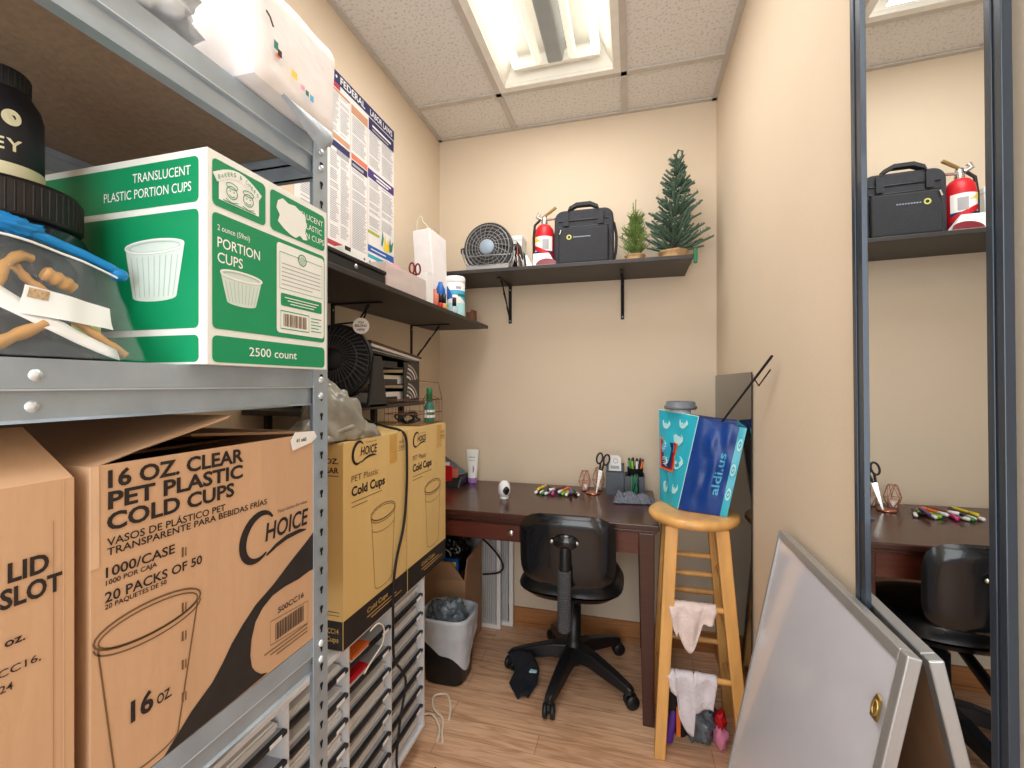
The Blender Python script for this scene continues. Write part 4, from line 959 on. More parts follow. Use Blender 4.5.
for k in range(3):
    a = k*2*pi/3+.4
    def bl(u, v, a=a): r_ = .03+.068*u; qq = a+(v-.5)*1.3*(.7+.45*u); return MF @ V((r_*math.cos(qq), .012+.03*(v-.5), r_*math.sin(qq)))
    MB().grid(bl, 5, 7, 'fan_grey').build('blade', t, world=False, solid=.002)
b = MB()
for sx in (-1,1): b.hexa([V(p) for p in [(sx*.118,-.03,0),(sx*.128,-.03,0),(sx*.128,.07,0),(sx*.118,.07,0),(sx*.118,.0,.15),(sx*.128,.0,.15),(sx*.128,.04,.15),(sx*.118,.04,.15)]],'black_plastic')
b.box((-.128,-.03,0),(.128,.07,.012),'black_plastic'); b.build('stand', t, world=False, bevel=.003)
# letter trays
t = thing('letter_tray', 'black three tier letter tray with arc pattern on its side, full of papers', 'tray', (-.88,1.44,ZR))
tx0, tx1, ty0, ty1 = -.98, -.82, 1.275, 1.62
for i, z in enumerate((.0,.062,.124)):
    b = MB(); zz = ZR+z+.002
    b.box((tx0,ty0,zz),(tx1,ty1,zz+.004),'black_plastic'); b.box((tx0,ty0,zz+.004),(tx0+.004,ty1,zz+.03),'black_plastic'); b.box((tx0+.004,ty1-.004,zz+.004),(tx1,ty1,zz+.05),'black_plastic')
    b.box((tx1-.004,ty0,zz+.004),(tx1,ty1-.17,zz+.022),'black_plastic')
    b.build('tray', t)
for y0, y1 in ((ty0,1.34),(1.49,ty1-.005)):
    b = MB(); b.box((tx1,y0,ZR+.002),(tx1+.004,y1,ZR+.150),'black_plastic'); F = FX(tx1+.004)
    for zz in (.008,.078):
        for k, r_ in enumerate((.022,.040,.058,.074)):
            pts = [(y0+.012+ (r_+.02)*math.cos(a), ZR+zz+ (r_*.85)*math.sin(a)) for a in [.15+1.2*j/10 for j in range(11)]]
            pts = [(min(y1-.01,p[0]), p[1]) for p in pts]
            b.rib(pts, .007, F, 'bin_clear' if k % 2 else 'paper', .0008)
    b.build('side_panel', t)
b = MB(); b.box((tx0+.01,ty0+.01,ZR+.0065),(tx1-.012,ty1-.02,ZR+.04),'paper'); one(b, 'paper_stack', 'white paper stack in the lowest letter tray', 'paper')
b = MB(); b.box((tx0+.01,ty0+.01,ZR+.0685),(tx1-.012,ty1-.03,ZR+.092),'paper'); b.box((tx0+.02,ty0+.01,ZR+.0925),(tx1-.016,ty1-.05,ZR+.100),'cream'); one(b, 'paper_stack', 'cream and white papers in the middle letter tray', 'paper')
b = MB()
X1 = Matrix.Translation((-.885,1.455,ZR+.190)) @ Matrix.Rotation(-.10,4,'X') @ Matrix.Rotation(.06,4,'Y')
b.box((-.10,-.18,0),(.07,.18,.007),'folder',X1); b.box((-.09,-.17,-.010),(.066,.17,-.001),'paper',X1); one(b, 'brown_folder', 'brown folder with papers lying tilted on top of the letter tray', 'folder')
b = MB(); X1 = Matrix.Translation((-.885,1.455,ZR+.160)) @ Matrix.Rotation(-.07,4,'X')
b.box((-.085,-.17,0),(.062,.17,.009),'black_plastic',X1); b.box((-.08,-.165,.0095),(.06,.165,.012),'alu_light',X1); one(b, 'clipboard', 'black clipboard lying under the brown folder on the letter tray', 'clipboard')
# badge
b = MB(); Fb = (V((-.775,1.16,1.392)), V((.93,.36,0)), V((0,0,1)), V((.36,-.93,0)))
b.prism([(.024*math.cos(2*pi*k/28),.024*math.sin(2*pi*k/28)) for k in range(28)], Fb, .003, 'white')
b.text('YOU', 0, .007, .006, Fb, 'navy', w=.016, al='c', bold=.02, off=.0036); b.text('BELONG', 0, -.003, .007, Fb, 'navy', w=.034, al='c', bold=.02, off=.0036); b.text('HERE', 0, -.014, .006, Fb, 'dark_red', w=.022, al='c', bold=.02, off=.0036)
one(b, 'round_badge', 'round white button badge with dark lettering under the left wall shelf', 'badge')
# bracket cord
one(MB().tube([(-.86,1.318,1.47),(-.87,1.30,1.43),(-.93,1.24,1.41),(-.94,1.20,1.38),(-.93,1.19,1.33)], .003, 'black_matte', 6, cr=True), 'black_cable', 'black cable looping down behind the round badge', 'cable')
# grey plastic
b = MB(); b.blob((-.745,1.0,1.085), (.085,.13,.060), 'grey_poly', .35, 3.5, 7, 80, 40, flat=1.0805)
b.blob((-.735,.965,1.10), (.07,.07,.125), 'grey_poly', .3, 3.5, 9, 60, 30, flat=1.0805)
one(b, 'plastic_wrap', 'crumpled greyish plastic wrap lying on top of the near yellow carton', 'plastic')
# bottle + basket
t = thing('teal_bottle', 'small teal bottle with white label in the wire basket on the far yellow carton', 'bottle', (-.705,1.475,1.0795))
b = MB(); b.lathe([(0,0),(.017,0),(.019,.004),(.019,.06),(.012,.072),(.009,.08),(0,.08)],'teal',seg=24); b.grid(lambda u,v: cyl(u,v,.0194,-2.2,.6,.02,.048), 10, 2, 'white'); b.grid(lambda u,v: cyl(u,v,.0197,-1.6,.1,.03,.040), 10, 1, 'teal'); b.build('bottle_body', t, world=False)
MB().lathe([(0,.078),(.011,.078),(.011,.122),(.009,.126),(0,.126)],'clip_green',seg=20).build('cap', t, world=False)
b = MB(); bx0,bx1,by0,by1 = -.80,-.67,1.33,1.505
for z in (1.083,1.12,1.165): b.tube([(bx0,by0,z),(bx1,by0,z),(bx1,by1,z),(bx0,by1,z)], .0013, 'brown', 6, closed=True, smooth=False)
for k in range(8):
    y = by0+(by1-by0)*k/7; b.tube([(bx0,y,1.165),(bx0,y,1.083),(bx1,y,1.083),(bx1,y,1.165)], .0009, 'brown', 5)
b.tube([(bx1,by0+.02,1.165),(bx1+.003,by0+.05,1.19),(bx1,by1-.02,1.165)], .0013, 'brown', 6)
b.tube([(bx1,by1,1.165),(bx1,by1-.03,1.225),(bx0,by1-.03,1.235),(bx0,by1,1.165)], .0013, 'brown', 6)
one(b, 'wire_basket', 'thin brown wire basket on top of the far yellow carton', 'basket')
b = MB()
for k in range(5):
    cy, cx_ = 1.36+.012*k, -.745+.01*(k % 2); b.tube([(cx_+.03*math.cos(a),cy+.018*math.cos(a*1.5+k),1.104+.016*math.sin(a)) for a in [2*pi*j/14 for j in range(14)]], .0035, 'black_plastic', 6, closed=True)
one(b, 'cable_bundle', 'tangled bundle of black cables in the wire basket', 'cable')

# ============================================================ DESK
DZ = .722; DX0, DX1, DY0, DY1 = -.985, .094, 1.645, 2.185
t = thing('writing_desk', 'dark reddish brown wooden writing desk with drawer and tapered legs', 'desk', (-.44,1.915,0))
b = MB(); b.box((DX0,DY0,DZ-.022),(DX1,DY1,DZ),'desk'); b.build('desktop', t, bevel=.004)
MB().box((DX0+.01,DY0+.008,DZ-.034),(DX1-.01,DY1-.01,DZ-.0225),'desk').build('molding', t, bevel=.003)
az0, az1 = .610, DZ-.0345
b = MB(); b.box((-.40,DY0+.018,az0),(-.245,DY0+.036,az1),'desk_red'); b.box((-.245,DY0+.018,az0),(-.05,DY0+.036,az1),'desk_red'); b.box((-.05,DY0+.018,az0),(.022,DY0+.036,az1),'desk_red'); b.build('front_apron', t)
MB().box((.055,DY0+.065,az0),(.073,DY1-.07,az1),'desk').build('side_apron', t); MB().box((DX0+.02,DY0+.05,az0),(DX0+.038,DY1-.07,az1),'desk').build('side_apron', t); MB().box((DX0+.06,DY1-.04,az0),(DX1-.07,DY1-.022,az1),'desk').build('rear_apron', t)
MB().box((-.92,DY0+.022,az0),(-.40,DY0+.036,az1),'desk').build('drawer_rail', t)
d = MB().box((-.905,DY0+.012,az0+.006),(-.415,DY0+.0215,az1-.012),'desk_red').build('drawer', t, bevel=.002)
for x in (-.445,-.87): MB().lathe([(0,.022),(.009,.021),(.0125,.015),(.010,.009),(.006,.006),(.006,0)],'steel',X=Matrix.Translation((x,DY0+.012,.651)) @ Matrix.Rotation(pi/2,4,'X'),seg=20).build('knob', d)
for x0 in (.022,-.965):
    for y0 in (DY0+.012, DY1-.06):
        s_ = 1 if x0 > -.5 else -1; xo = x0+.055 if s_ > 0 else x0; xi = x0 if s_ > 0 else x0+.055; ti = xi+s_*.015
        yo, yi = (y0, y0+.05) if y0 < 1.9 else (y0+.05, y0); yt = yi+(-.014 if y0 < 1.9 else .014)
        b = MB(); b.hexa([V(p) for p in [(min(ti,xo),min(yo,yt),0),(max(ti,xo),min(yo,yt),0),(max(ti,xo),max(yo,yt),0),(min(ti,xo),max(yo,yt),0),(min(xi,xo),min(yo,yi),az1),(max(xi,xo),min(yo,yi),az1),(max(xi,xo),max(yo,yi),az1),(min(xi,xo),max(yo,yi),az1)]],'desk'); b.build('leg', t, bevel=.003)

DT = DZ+.0004
t = thing('security_camera', 'small white rounded camera with black face near the left middle of the desk', 'camera', (-.535,1.86,DT))
MB().lathe([(0,0),(.017,0),(.018,.003),(.018,.010),(0,.012)],'white',seg=28).build('base', t, world=False)
MB().lathe([(0,.010),(.018,.013),(.0255,.028),(.026,.048),(.022,.066),(.011,.077),(0,.079)],'white',seg=32).build('housing', t, world=False)
b = MB(); fa = -.95
b.grid(lambda u,v: V((.0265*math.cos(fa+(u-.5)*1.2*math.sin(pi*(v*.9+.05))), .0265*math.sin(fa+(u-.5)*1.2*math.sin(pi*(v*.9+.05))), .022+.036*v)), 8, 8, 'black_gloss')
b.build('lens_face', t, world=False)
MB().lathe([(0,.003),(.006,.002),(.0075,0)],'jar_black',X=Matrix.Translation((.0265*math.cos(fa),.0265*math.sin(fa),.046)) @ V((math.cos(fa),math.sin(fa),0)).to_track_quat('Z','Y').to_matrix().to_4x4(),seg=16).build('lens', t, world=False)
# markers
q = random.Random(11)
base = None; cols = [k for k, _ in PEN]
names = ['red','pink','green','lime green','blue','teal','purple','orange','brown','black','yellow']
n_m = 16
for i in range(n_m):
    x = -.415+i*.0115; y = 2.01+q.uniform(-.012,.02); cm = cols[(i*7+3) % 11]; nm = names[(i*7+3) % 11]
    L = '%s capped marker in the heap of markers on the desk, %s' % (nm, ['at its left end','left of middle','right of middle','at its right end'][min(3, i//4)])
    e = (0, 0, q.uniform(-.55,.55)+(.2 if i > 8 else -.2))
    if base is None:
        t = thing('marker_pen', L, 'marker', (x,y,DT+.0075), group='colourful markers on the desk', euler=e)
        rx = Matrix.Rotation(-pi/2,4,'X')
        MB().lathe([(0,-.01),(.0055,-.01),(.0062,-.006),(.0062,.05),(.005,.054),(0,.054)],cm,X=rx,seg=14).build('barrel', t, world=False)
        MB().lathe([(0,-.045),(.0055,-.044),(.0068,-.040),(.0068,-.011),(0,-.0105)],'white',X=rx,seg=14).build('cap', t, world=False)
        base = t; bm = cm; bl_ = True
    else:
        capm = ['white', cm, 'white', cm, 'pen_black'][i % 5]
        dup(base, (x, y, DT+.0075+(.011 if i % 3 == 1 else 0)), L, euler=e, swap={bm: cm, 'white': capm})
# rose gold wire holders
for i, (x, y, h, L) in enumerate([(-.212,2.10,.092,'rose gold geometric wire holder with candle, nearest the markers'),(-.150,2.125,.105,'taller rose gold wire holder beside the leaning scissors')]):
    t = thing('wire_holder', L, 'holder', (x,y,DT), group='rose gold wire holders on the desk')
    b = MB(); n = 5; lev = [(.016,.002),(.030,h*.45),(.016,h)]
    P = [[V((r*math.cos(2*pi*k/n+l*.6), r*math.sin(2*pi*k/n+l*.6), z)) for k in range(n)] for l, (r, z) in enumerate(lev)]
    for lv in P: b.tube(lv, .0013, 'rose_gold', 6, closed=True, smooth=False)
    for l in range(2):
        for k in range(n): b.tube([P[l][k],P[l+1][k]], .0013, 'rose_gold', 6); b.tube([P[l][k],P[l+1][k-1]], .0013, 'rose_gold', 6)
    b.build('wire_frame', t, world=False)
    MB().lathe([(0,.003),(.011,.003),(.013,.006),(.013,.03),(0,.03)],'rag',seg=18).build('candle', t, world=False)
b = MB(); b.lathe([(0,0),(.03,0),(.032,.003),(.03,.006),(0,.006)],'rose_gold',c=(-.172,2.055,DT),seg=28)
one(b, 'trinket_dish', 'flat rose gold dish in front of the wire holders', 'dish')
# organiser
t = thing('desk_organizer', 'grey mesh desk organizer with pen cup at the right end of the desk', 'organizer', (-.04,2.10,DT))
opn(MB(), -.115, 2.10, -.035, 2.165, DT, DT+.125, 'mesh_grey', .0025).build('tall_compartment', t)
opn(MB(), -.115, 2.052, -.035, 2.097, DT, DT+.10, 'mesh_grey', .0025).build('front_compartment', t)
opn(MB(), -.032, 2.06, .055, 2.165, DT, DT+.085, 'mesh_grey', .0025).build('low_compartment', t)
MB().lathe([(0,0),(.030,.0),(.035,.085),(.0365,.087),(.0335,.085),(.029,.003)],'black_matte',c=(0.014,2.11,DT+.03),seg=24).build('pen_cup', t)
b = MB()
for i, (dx, dy, tx, ty, mm, nm) in enumerate([(-.018,0,-.12,.05,'pen_green','green'),(-.008,.01,-.02,.05,'pen_black','black'),(.004,.0,.06,0,'pen_purple','purple'),(.014,.006,.14,.04,'pen_black','black'),(.020,-.006,.2,-.02,'pen_orange','orange'),(-.004,-.01,-.08,-.05,'pen_lime','lime green'),(.01,-.012,.04,-.08,'white','white')]):
    c0 = V((.012+dx*.6,2.105+dy,DT+.036)); d_ = V((tx,ty,1)).normalized()
    if i == 0 or True:
        b = MB(); b.tube([c0,c0+d_*.115], .0055, mm, 10); b.tube([c0+d_*.115,c0+d_*.125], [.0055,.003], 'pen_black', 10)
        one(b, 'pen', '%s pen %s in the grey mesh organizer' % (nm, ['at far left','standing at the back left','in the middle','at the back right','at far right','leaning forward left','leaning forward'][i]), 'pen', 'pens in the mesh organizer')
b = MB()
for i in range(9):
    a = i*.7; b.tube([(-.005+.004*i,2.052,DT+.012+.004*(i%2)),(.0+.004*i+.008*math.sin(a),2.050,DT+.05),(.004*i+.012*math.sin(a)+.0,2.053,DT+.092+.004*(i % 3))], .003, ['pen_green','teal','pen_black'][i % 3], 5)
one(b, 'ribbon_bundle', 'dark green bundle of ribbon hanging over the front of the mesh organizer', 'ribbon')
b = MB(); Ft = (V((-.075,2.098,DT+.105)), V((1,0,0)), V((0,.1,1)), V((0,-1,0)))
b.prism([(-.028,-.01),(.028,-.01),(.026,.055),(.012,.066),(-.02,.064),(-.028,.04)], Ft, .0015, 'paper'); b.ell(.002,.04,.010,.010,.003,Ft,'grey_line',.0022); b.rect(-.02,.004,.018,.018,Ft,'grey_line',.002)
one(b, 'paper_tag', 'white paper tag with round hole sticking up from the mesh organizer', 'tag')
t = thing('scissors', 'long black handled scissors standing against the left side of the mesh organizer', 'scissors', (-.135,2.062,DT+.115), euler=(-.12,.22,.2))
scissors(t, 'black_plastic', 'steel', .205)
# knitted thing
b = MB()
def knit(u, v):
    x = -.075+.165*u; y = 1.90+.085*v+.02*u; z = DT+.003+.046*math.sin(pi*min(1,v*1.0))*(1-.45*u)*(.75+.35*abs(math.sin(u*9+v*2)))*min(1,u*8+.1)*min(1,(1-u)*7+.1)
    return V((x,y,z))
b.grid(knit, 36, 16, 'knit'); b.grid(lambda u,v: V((knit(u,v).x,knit(u,v).y,DT+.001)), 2, 2, 'knit'); b.box((.03,1.93,DT),(.092,1.965,DT+.016),'knit')
one(b, 'knitted_glove', 'grey knitted glove lying on the desk in front of the mesh organizer', 'glove')
# lotion
t = thing('lotion_tube', 'white and purple lotion tube standing on its cap at the left back of the desk', 'tube', (-.777,2.12,DT))
MB().lathe([(0,0),(.0225,0),(.0235,.003),(.0225,.028),(0,.028)],'lavender',seg=28).build('cap', t, world=False)
def lt(u, v):
    a = 2*pi*u; k = v; rx = .024+.009*k; ry = .021*(1-k)+.001; return V((rx*math.cos(a), ry*math.sin(a), .028+.140*v))
b = MB(); b.grid(lt, 28, 8, 'white_card', True, True); b.build('tube_body', t, world=False)
b = MB(); Fl2 = (V((0,-.0215,0)), V((1,0,0)), V((0,.135,1)), V((0,-1,.1)))
b.text('Lotion', 0, .125, .010, Fl2, 'ink_soft', w=.034, al='c', off=.003); b.rect(-.016,.112,.016,.115,Fl2,'grey_line',.003); b.disc(.004,.07,.010,.020,Fl2,'lavender',.003); b.build('print', t, world=False)
# card holder
t = thing('card_holder', 'black angled holder with red and white cards at the left back corner of the desk', 'holder', (-.87,2.06,DT))
b = MB(); b.hexa([V(p) for p in [(-.93,1.99,DT),(-.80,1.99,DT),(-.80,2.13,DT),(-.93,2.13,DT),(-.93,2.03,DT+.02),(-.80,2.03,DT+.045),(-.80,2.13,DT+.045),(-.93,2.13,DT+.13)]],'black_plastic'); b.build('tray', t, bevel=.004)
for k, (x, mm, h, L) in enumerate([(-.865,'red',.10,'red card standing in the black holder on the desk'),(-.885,'white','.'and .115,'white card standing behind the red card in the black holder'),(-.845,'salmon',.085,'orange card standing right of the red card in the black holder')]):
    one(MB().box((x-.022,2.015+.012*k,DT+.02),(x+.022,2.018+.012*k,DT+h),mm), 'card', L, 'card')

# ============================================================ CHAIR
HX, HY = -.235, 1.87
t = thing('office_chair', 'black armless swivel office chair pushed under the dark desk', 'chair', (HX,HY,0))
for i, ang in enumerate([-103,-30,50,118,184]):
    a = math.radians(ang); d_ = V((math.cos(a), math.sin(a), 0)); s_ = V((-d_.y, d_.x, 0)); Lr = .262
    b = MB()
    secs = []
    for (r_, w_, zt_, zb_) in [(.02,.034,.140,.080),(.09,.029,.134,.084),(.20,.023,.104,.062),(Lr,.019,.082,.052),(Lr+.014,.014,.074,.052)]:
        secs.append([d_*r_+s_*w_+V((0,0,zb_)), d_*r_-s_*w_+V((0,0,zb_)), d_*r_-s_*w_*.75+V((0,0,zt_)), d_*r_+s_*w_*.75+V((0,0,zt_))])
    vs = [p for s2 in secs for p in s2]; fs = [(0,1,2,3),tuple(4*(len(secs)-1)+k for k in (3,2,1,0))]
    for j in range(len(secs)-1):
        for k in range(4): fs.append((4*j+k, 4*j+4+k, 4*j+4+(k+1) % 4, 4*j+(k+1) % 4))
    b.add(vs, fs, 'black_plastic'); lg = b.build('base_leg', t, world=False, bevel=.005)
    ca = a+[.3,.9,-.5,.4,1.2][i]; cd = V((math.cos(ca), math.sin(ca), 0)); cp = d_*Lr+cd*.006
    b = MB(); b.tube([d_*Lr+V((0,0,.052)),d_*Lr+V((0,0,.03))], .006, 'steel', 10)
    for sg in (-1,1):
        cs = V((-cd.y,cd.x,0))*sg; X = Matrix.Translation(cp+cs*.006+V((0,0,.0265))) @ cs.to_track_quat('Z','Y').to_matrix().to_4x4()
        b.lathe([(0,0),(.0265,0),(.0265,.012),(.022,.017),(0,.018)],'black_plastic',X=X,seg=24)
    b.blob((cp.x,cp.y,.036), (.018,.018,.016), 'black_matte', 0, 1, 0, 14, 8)
    b.build('caster', lg, world=False)
MB().lathe([(0,.06),(.035,.06),(.042,.075),(.042,.135),(.034,.15),(.030,.16),(.030,.30),(.022,.30),(.022,.40),(0,.40)],'black_plastic',seg=28).build('gas_lift', t, world=False)
MB().box((-.09,-.10,.395),(.09,.09,.425),'black_matte').build('seat_plate', t, world=False, bevel=.006)
b = MB()
def seat(u, v, top):
    a = 2*pi*u; n4 = 3.2; cx_, cy_ = math.cos(a), math.sin(a); k = (abs(cx_)**n4+abs(cy_)**n4)**(-1/n4)
    e = math.sin(pi*v/2)**.35 if v > 0 else 0
    r_ = v; zc = (.062*(1-v**4)**.5 if v < 1 else 0)
    x = cx_*k*r_*.198; y = cy_*k*r_*.20
    return V((x*1.03, y-.045, .432 + (zc if top else -.034*(1-v**6)**.5) + .010*(y/.2)**2*(1 if top else .3) - .012*(1-v*v)*(1 if top else 0)))
b.grid(lambda u,v: seat(u,v,True), 40, 12, 'leather', True, True); b.grid(lambda u,v: seat(u,v,False), 40, 6, 'leather', True, True)
b.build('seat', t, world=False)
BY = 1.565-HY
b = MB()
def backr(u, v, front):
    a = 2*pi*u; n4 = 4.5; cx_, cy_ = math.cos(a), math.sin(a); k = (abs(cx_)**n4+abs(cy_)**n4)**(-1/n4)
    x = cx_*k*v*.170; z = cy_*k*v*.129; bul = (1-v**5)**.5 if v < 1 else 0
    curve = -.35*x*x+.10*(z)*.5
    yy = (bul*.034 if front else -bul*.020)
    return V((x+.012, BY+yy+curve*-1.2, .633+z))
b.grid(lambda u,v: backr(u,v,True), 48, 12, 'leather', True, True); b.grid(lambda u,v: backr(u,v,False), 48, 8, 'black_gloss', True, True)
b.build('backrest', t, world=False)
b = MB(); b.tube([(0.012,BY-.03,.655),(.012,BY-.038,.60),(.010,BY-.036,.50),(.008,BY-.03,.37),(.006,BY+.03,.335),(.0,-.12,.375),(0,-.02,.41)], [.018,.019,.017,.017,.017,.016,.014], 'black_plastic', 14)
b.blob((.012,BY-.024,.672), (.045,.022,.028), 'black_gloss', .0, 1, 0, 20, 12); b.build('back_post', t, world=False)
b = MB()
for k in range(23):
    z = .575-k*.009; b.lathe([(.0215,-.004),(.0245,0),(.0215,.004)],'fabric_grey',c=(.010,BY-.037+.0008*max(0,k-14),z),seg=20)
b.tube([(.011,BY-.037,.578),(.009,BY-.036,.475),(.008,BY-.032,.370)], .0215, 'fabric_grey', 16); b.build('post_sleeve', t, world=False)
for sx in (-.035,.052): MB().lathe([(0,.004),(.006,.003),(.007,0)],'steel',X=Matrix.Translation((sx,BY-.030,.672)) @ Matrix.Rotation(pi/2,4,'X'),seg=14).build('bolt', t, world=False)
MB().tube([(.03,-.02,.41),(.10,-.03,.405),(.16,-.04,.40),(.19,-.05,.40)], [.004,.004,.005,.008], 'black_plastic', 8).build('height_lever', t, world=False)
# cloth on the floor by the chair
b = MB()
outl = [(-.505,1.805,.092),(-.395,1.815,.092),(-.360,1.765,.060),(-.365,1.73,.025),(-.390,1.68,.006),(-.425,1.665,.006),(-.480,1.74,.006),(-.462,1.77,.045)]
def cloth(u, v):
    # quad patch between left edge and right edge
    Lp = [V(outl[0]),V(outl[7]),V(outl[6]),V(outl[5])]; Rp = [V(outl[1]),V(outl[2]),V(outl[3]),V(outl[4])]
    qv = v*3; k = min(2,int(qv)); f = qv-k; a = Lp[k].lerp(Lp[k+1],f); c_ = Rp[k].lerp(Rp[k+1],f); p = a.lerp(c_,u)
    p.z += .014*abs(noise.noise(V((u*4,v*5,2))))+.012*math.sin(pi*u); return p
b.grid(cloth, 16, 20, 'navy_cloth'); Fc = None
p = cloth(.8,.42); b.add([p+V((-.016,-.010,.008)),p+V((.012,-.006,.008)),p+V((.014,.014,.009)),p+V((-.012,.012,.009))],[(0,1,2,3)],'aldi_pale')
one(b, 'winter_hat', 'black cloth hat with small pale logo lying by the left chair caster', 'hat', solid=.006)

# ============================================================ BIN AND UNDER-DESK BOX
t = thing('waste_bin', 'small black waste bin with grey white liner beside the cardboard box', 'bin', (-.745,1.745,0))
prof = lambda z: .085+.022*z/.27
MB().lathe([(0,.002),(prof(0)*.95,0),(prof(0),.006),(prof(.27),.268),(prof(.27)-.004,.268),(prof(0)-.004,.008),(0,.008)],'black_plastic',seg=48,n4=4,sx=1,sy=.9).build('bin_body', t, world=False)
b = MB()
def liner(u, v):
    a = 2*pi*u; cx_, cy_ = math.cos(a), math.sin(a); k = (abs(cx_)**4+abs(cy_)**4)**(-.25)
    low = .155+.02*math.sin(a*2+.5)+.012*math.sin(5*a)-.075*max(0,math.cos(a+.55))**8
    if v < .3: z = .20+.068*v/.3+.002; r_ = prof(z)-.008
    elif v < .4: z = .272; r_ = prof(.27)+(v-.35)*.12
    else:
        q2 = (v-.4)/.6; z = .272-(.272-low)*q2; r_ = prof(z)+.004+.004*abs(noise.noise(V((cx_*3,cy_*3,z*18))))*1.5+.004*q2
    return V((cx_*k*r_, cy_*k*r_*.9, z))
b.grid(liner, 64, 22, 'bin_liner', True, True); b.build('liner', t, world=False)
b = MB(); b.blob((-.745,1.745,.245), (.078,.070,.070), 'crumple', .35, 4.5, 5, 60, 36); one(b, 'crumpled_plastic', 'crumpled dark clear plastic inside the waste bin', 'plastic')
t = thing('open_box', 'open brown cardboard box of cables and books under the desk behind the waste bin', 'carton', (-.80,1.985,0))
x0, x1, y0, y1, z1 = -.94,-.722,1.875,2.10,.335
opn(MB(), x0, y0, x1, y1, 0, z1, 'card_in', .004).build('box_body', t)
MB().hexa([V(p) for p in [(x1-.004,y0,z1),(x1,y0,z1),(x1,y1,z1),(x1-.004,y1,z1),(x1+.004,y0+.01,z1+.10),(x1+.008,y0+.01,z1+.10),(x1+.008,y1-.02,z1+.115),(x1+.004,y1-.02,z1+.115)]],'card_in').build('flap', t)
MB().hexa([V(p) for p in [(x0,y0,z1),(x1-.005,y0,z1),(x1-.005,y0+.004,z1),(x0,y0+.004,z1),(x0,y0-.03,z1+.09),(x1-.055,y0-.03,z1+.09),(x1-.055,y0-.026,z1+.09),(x0,y0-.026,z1+.09)]],'card_in').build('flap', t)
b = MB(); b.blob((-.83,1.985,.43), (.085,.080,.105), 'black_gloss', .25, 7, 11, 60, 36)
one(b, 'black_bag', 'glossy black bag bulging out of the open box under the desk', 'bag')
one(MB().box((-.84,1.885,.24),(-.76,1.897,.425),'deep_blue').box((-.84,1.8835,.39),(-.77,1.885,.412),'yellow'), 'book', 'blue and yellow book standing in the open box under the desk', 'book')
one(MB().box((-.80,1.915,.485),(-.755,1.945,.492),'pink').box((-.86,1.90,.505),(-.83,1.93,.512),'white'), 'small_tag', 'pale pink tag lying on the black bag under the desk', 'tag') if False else None
one(MB().tube([(-.70,2.05,.47),(-.665,2.07,.43),(-.625,2.09,.37),(-.61,2.10,.32),(-.64,2.10,.29),(-.71,2.08,.285)], .0045, 'black_matte', 8, cr=True), 'black_cable', 'black cable looping out to the right of the open box', 'cable')
# louvered panels
for (xa_, xb_, y, L) in [(-.83,-.632,2.125,'white framed ribbed panel standing under the desk, front one'),(-.80,-.578,2.165,'white framed ribbed panel under the desk, behind the other one and showing at its right')]:
    t = thing('ribbed_panel', L, 'panel', ((xa_+xb_)/2,y,0), group='ribbed panels under the desk')
    b = MB(); w_ = .02; hT = .605
    for a_, c_ in (((xa_,y,0),(xa_+w_,y+.018,hT)),((xb_-w_,y,0),(xb_,y+.018,hT)),((xa_+w_,y,0),(xb_-w_,y+.018,w_)),((xa_+w_,y,hT-w_),(xb_-w_,y+.018,hT))): b.box(a_, c_, 'white')
    b.build('frame', t, bevel=.001)
    b = MB(); n = int((xb_-xa_-2*w_)/.011)
    for k in range(n): xx = xa_+w_+.011*k; b.hexa([V(p) for p in [(xx,y+.008,w_),(xx+.009,y+.004,w_),(xx+.010,y+.007,w_),(xx+.001,y+.011,w_),(xx,y+.008,hT-w_),(xx+.009,y+.004,hT-w_),(xx+.010,y+.007,hT-w_),(xx+.001,y+.011,hT-w_)]],'louver')
    b.build('ribs', t)
# cable on floor
b = MB(); b.tube([(-.64,1.50,.004),(-.66,1.56,.004),(-.70,1.62,.004),(-.745,1.60,.004),(-.72,1.54,.004),(-.665,1.50,.004),(-.64,1.44,.004),(-.62,1.40,.004)], .0038, 'cream_wire', 8, cr=True)
b.tube([(-.64,1.40,.004),(-.655,1.45,.006),(-.70,1.50,.008),(-.735,1.50,.006),(-.74,1.46,.004)], .0038, 'cream_wire', 8, cr=True)
one(b, 'white_cable', 'cream white cable coiled on the floor beside the letter sorter', 'cable')

# ============================================================ STOOL
SXc, SYc, SZt = .207, 1.672, .780
t = thing('bar_stool', 'tall natural wood stool with round seat between the desk and the right wall', 'stool', (SXc,SYc,0))
MB().lathe([(0,SZt-.034),(.124,SZt-.034),(.143,SZt-.030),(.151,SZt-.018),(.149,SZt-.008),(.141,SZt-.001),(.115,SZt),(0,SZt-.003)],'pine',seg=56).build('seat', t, world=False)
tops = [(-.078,-.080),(.076,-.080),(.076,.080),(-.078,.080)]; bots = [(-.120,-.135),(.136,-.135),(.136,.13),(-.120,.13)]
def legp(i, z): f = 1-z/(SZt-.034); return V((tops[i][0]+(bots[i][0]-tops[i][0])*f, tops[i][1]+(bots[i][1]-tops[i][1])*f, z))
for i in range(4):
    b = MB(); a0 = legp(i,0); a1 = legp(i,SZt-.034); h0, h1 = .017, .021
    b.hexa([a0+V((-h0,-h0,0)),a0+V((h0,-h0,0)),a0+V((h0,h0,0)),a0+V((-h0,h0,0)),a1+V((-h1,-h1,0)),a1+V((h1,-h1,0)),a1+V((h1,h1,0)),a1+V((-h1,h1,0))],'pine'); b.build('leg', t, world=False, bevel=.004)
rungs = [(0,1,.485),(0,1,.265),(2,3,.52),(2,3,.27),(2,3,.59),(2,3,.455),(1,2,.40),(1,2,.20),(3,0,.40),(3,0,.20),(1,2,.56),(3,0,.56)]
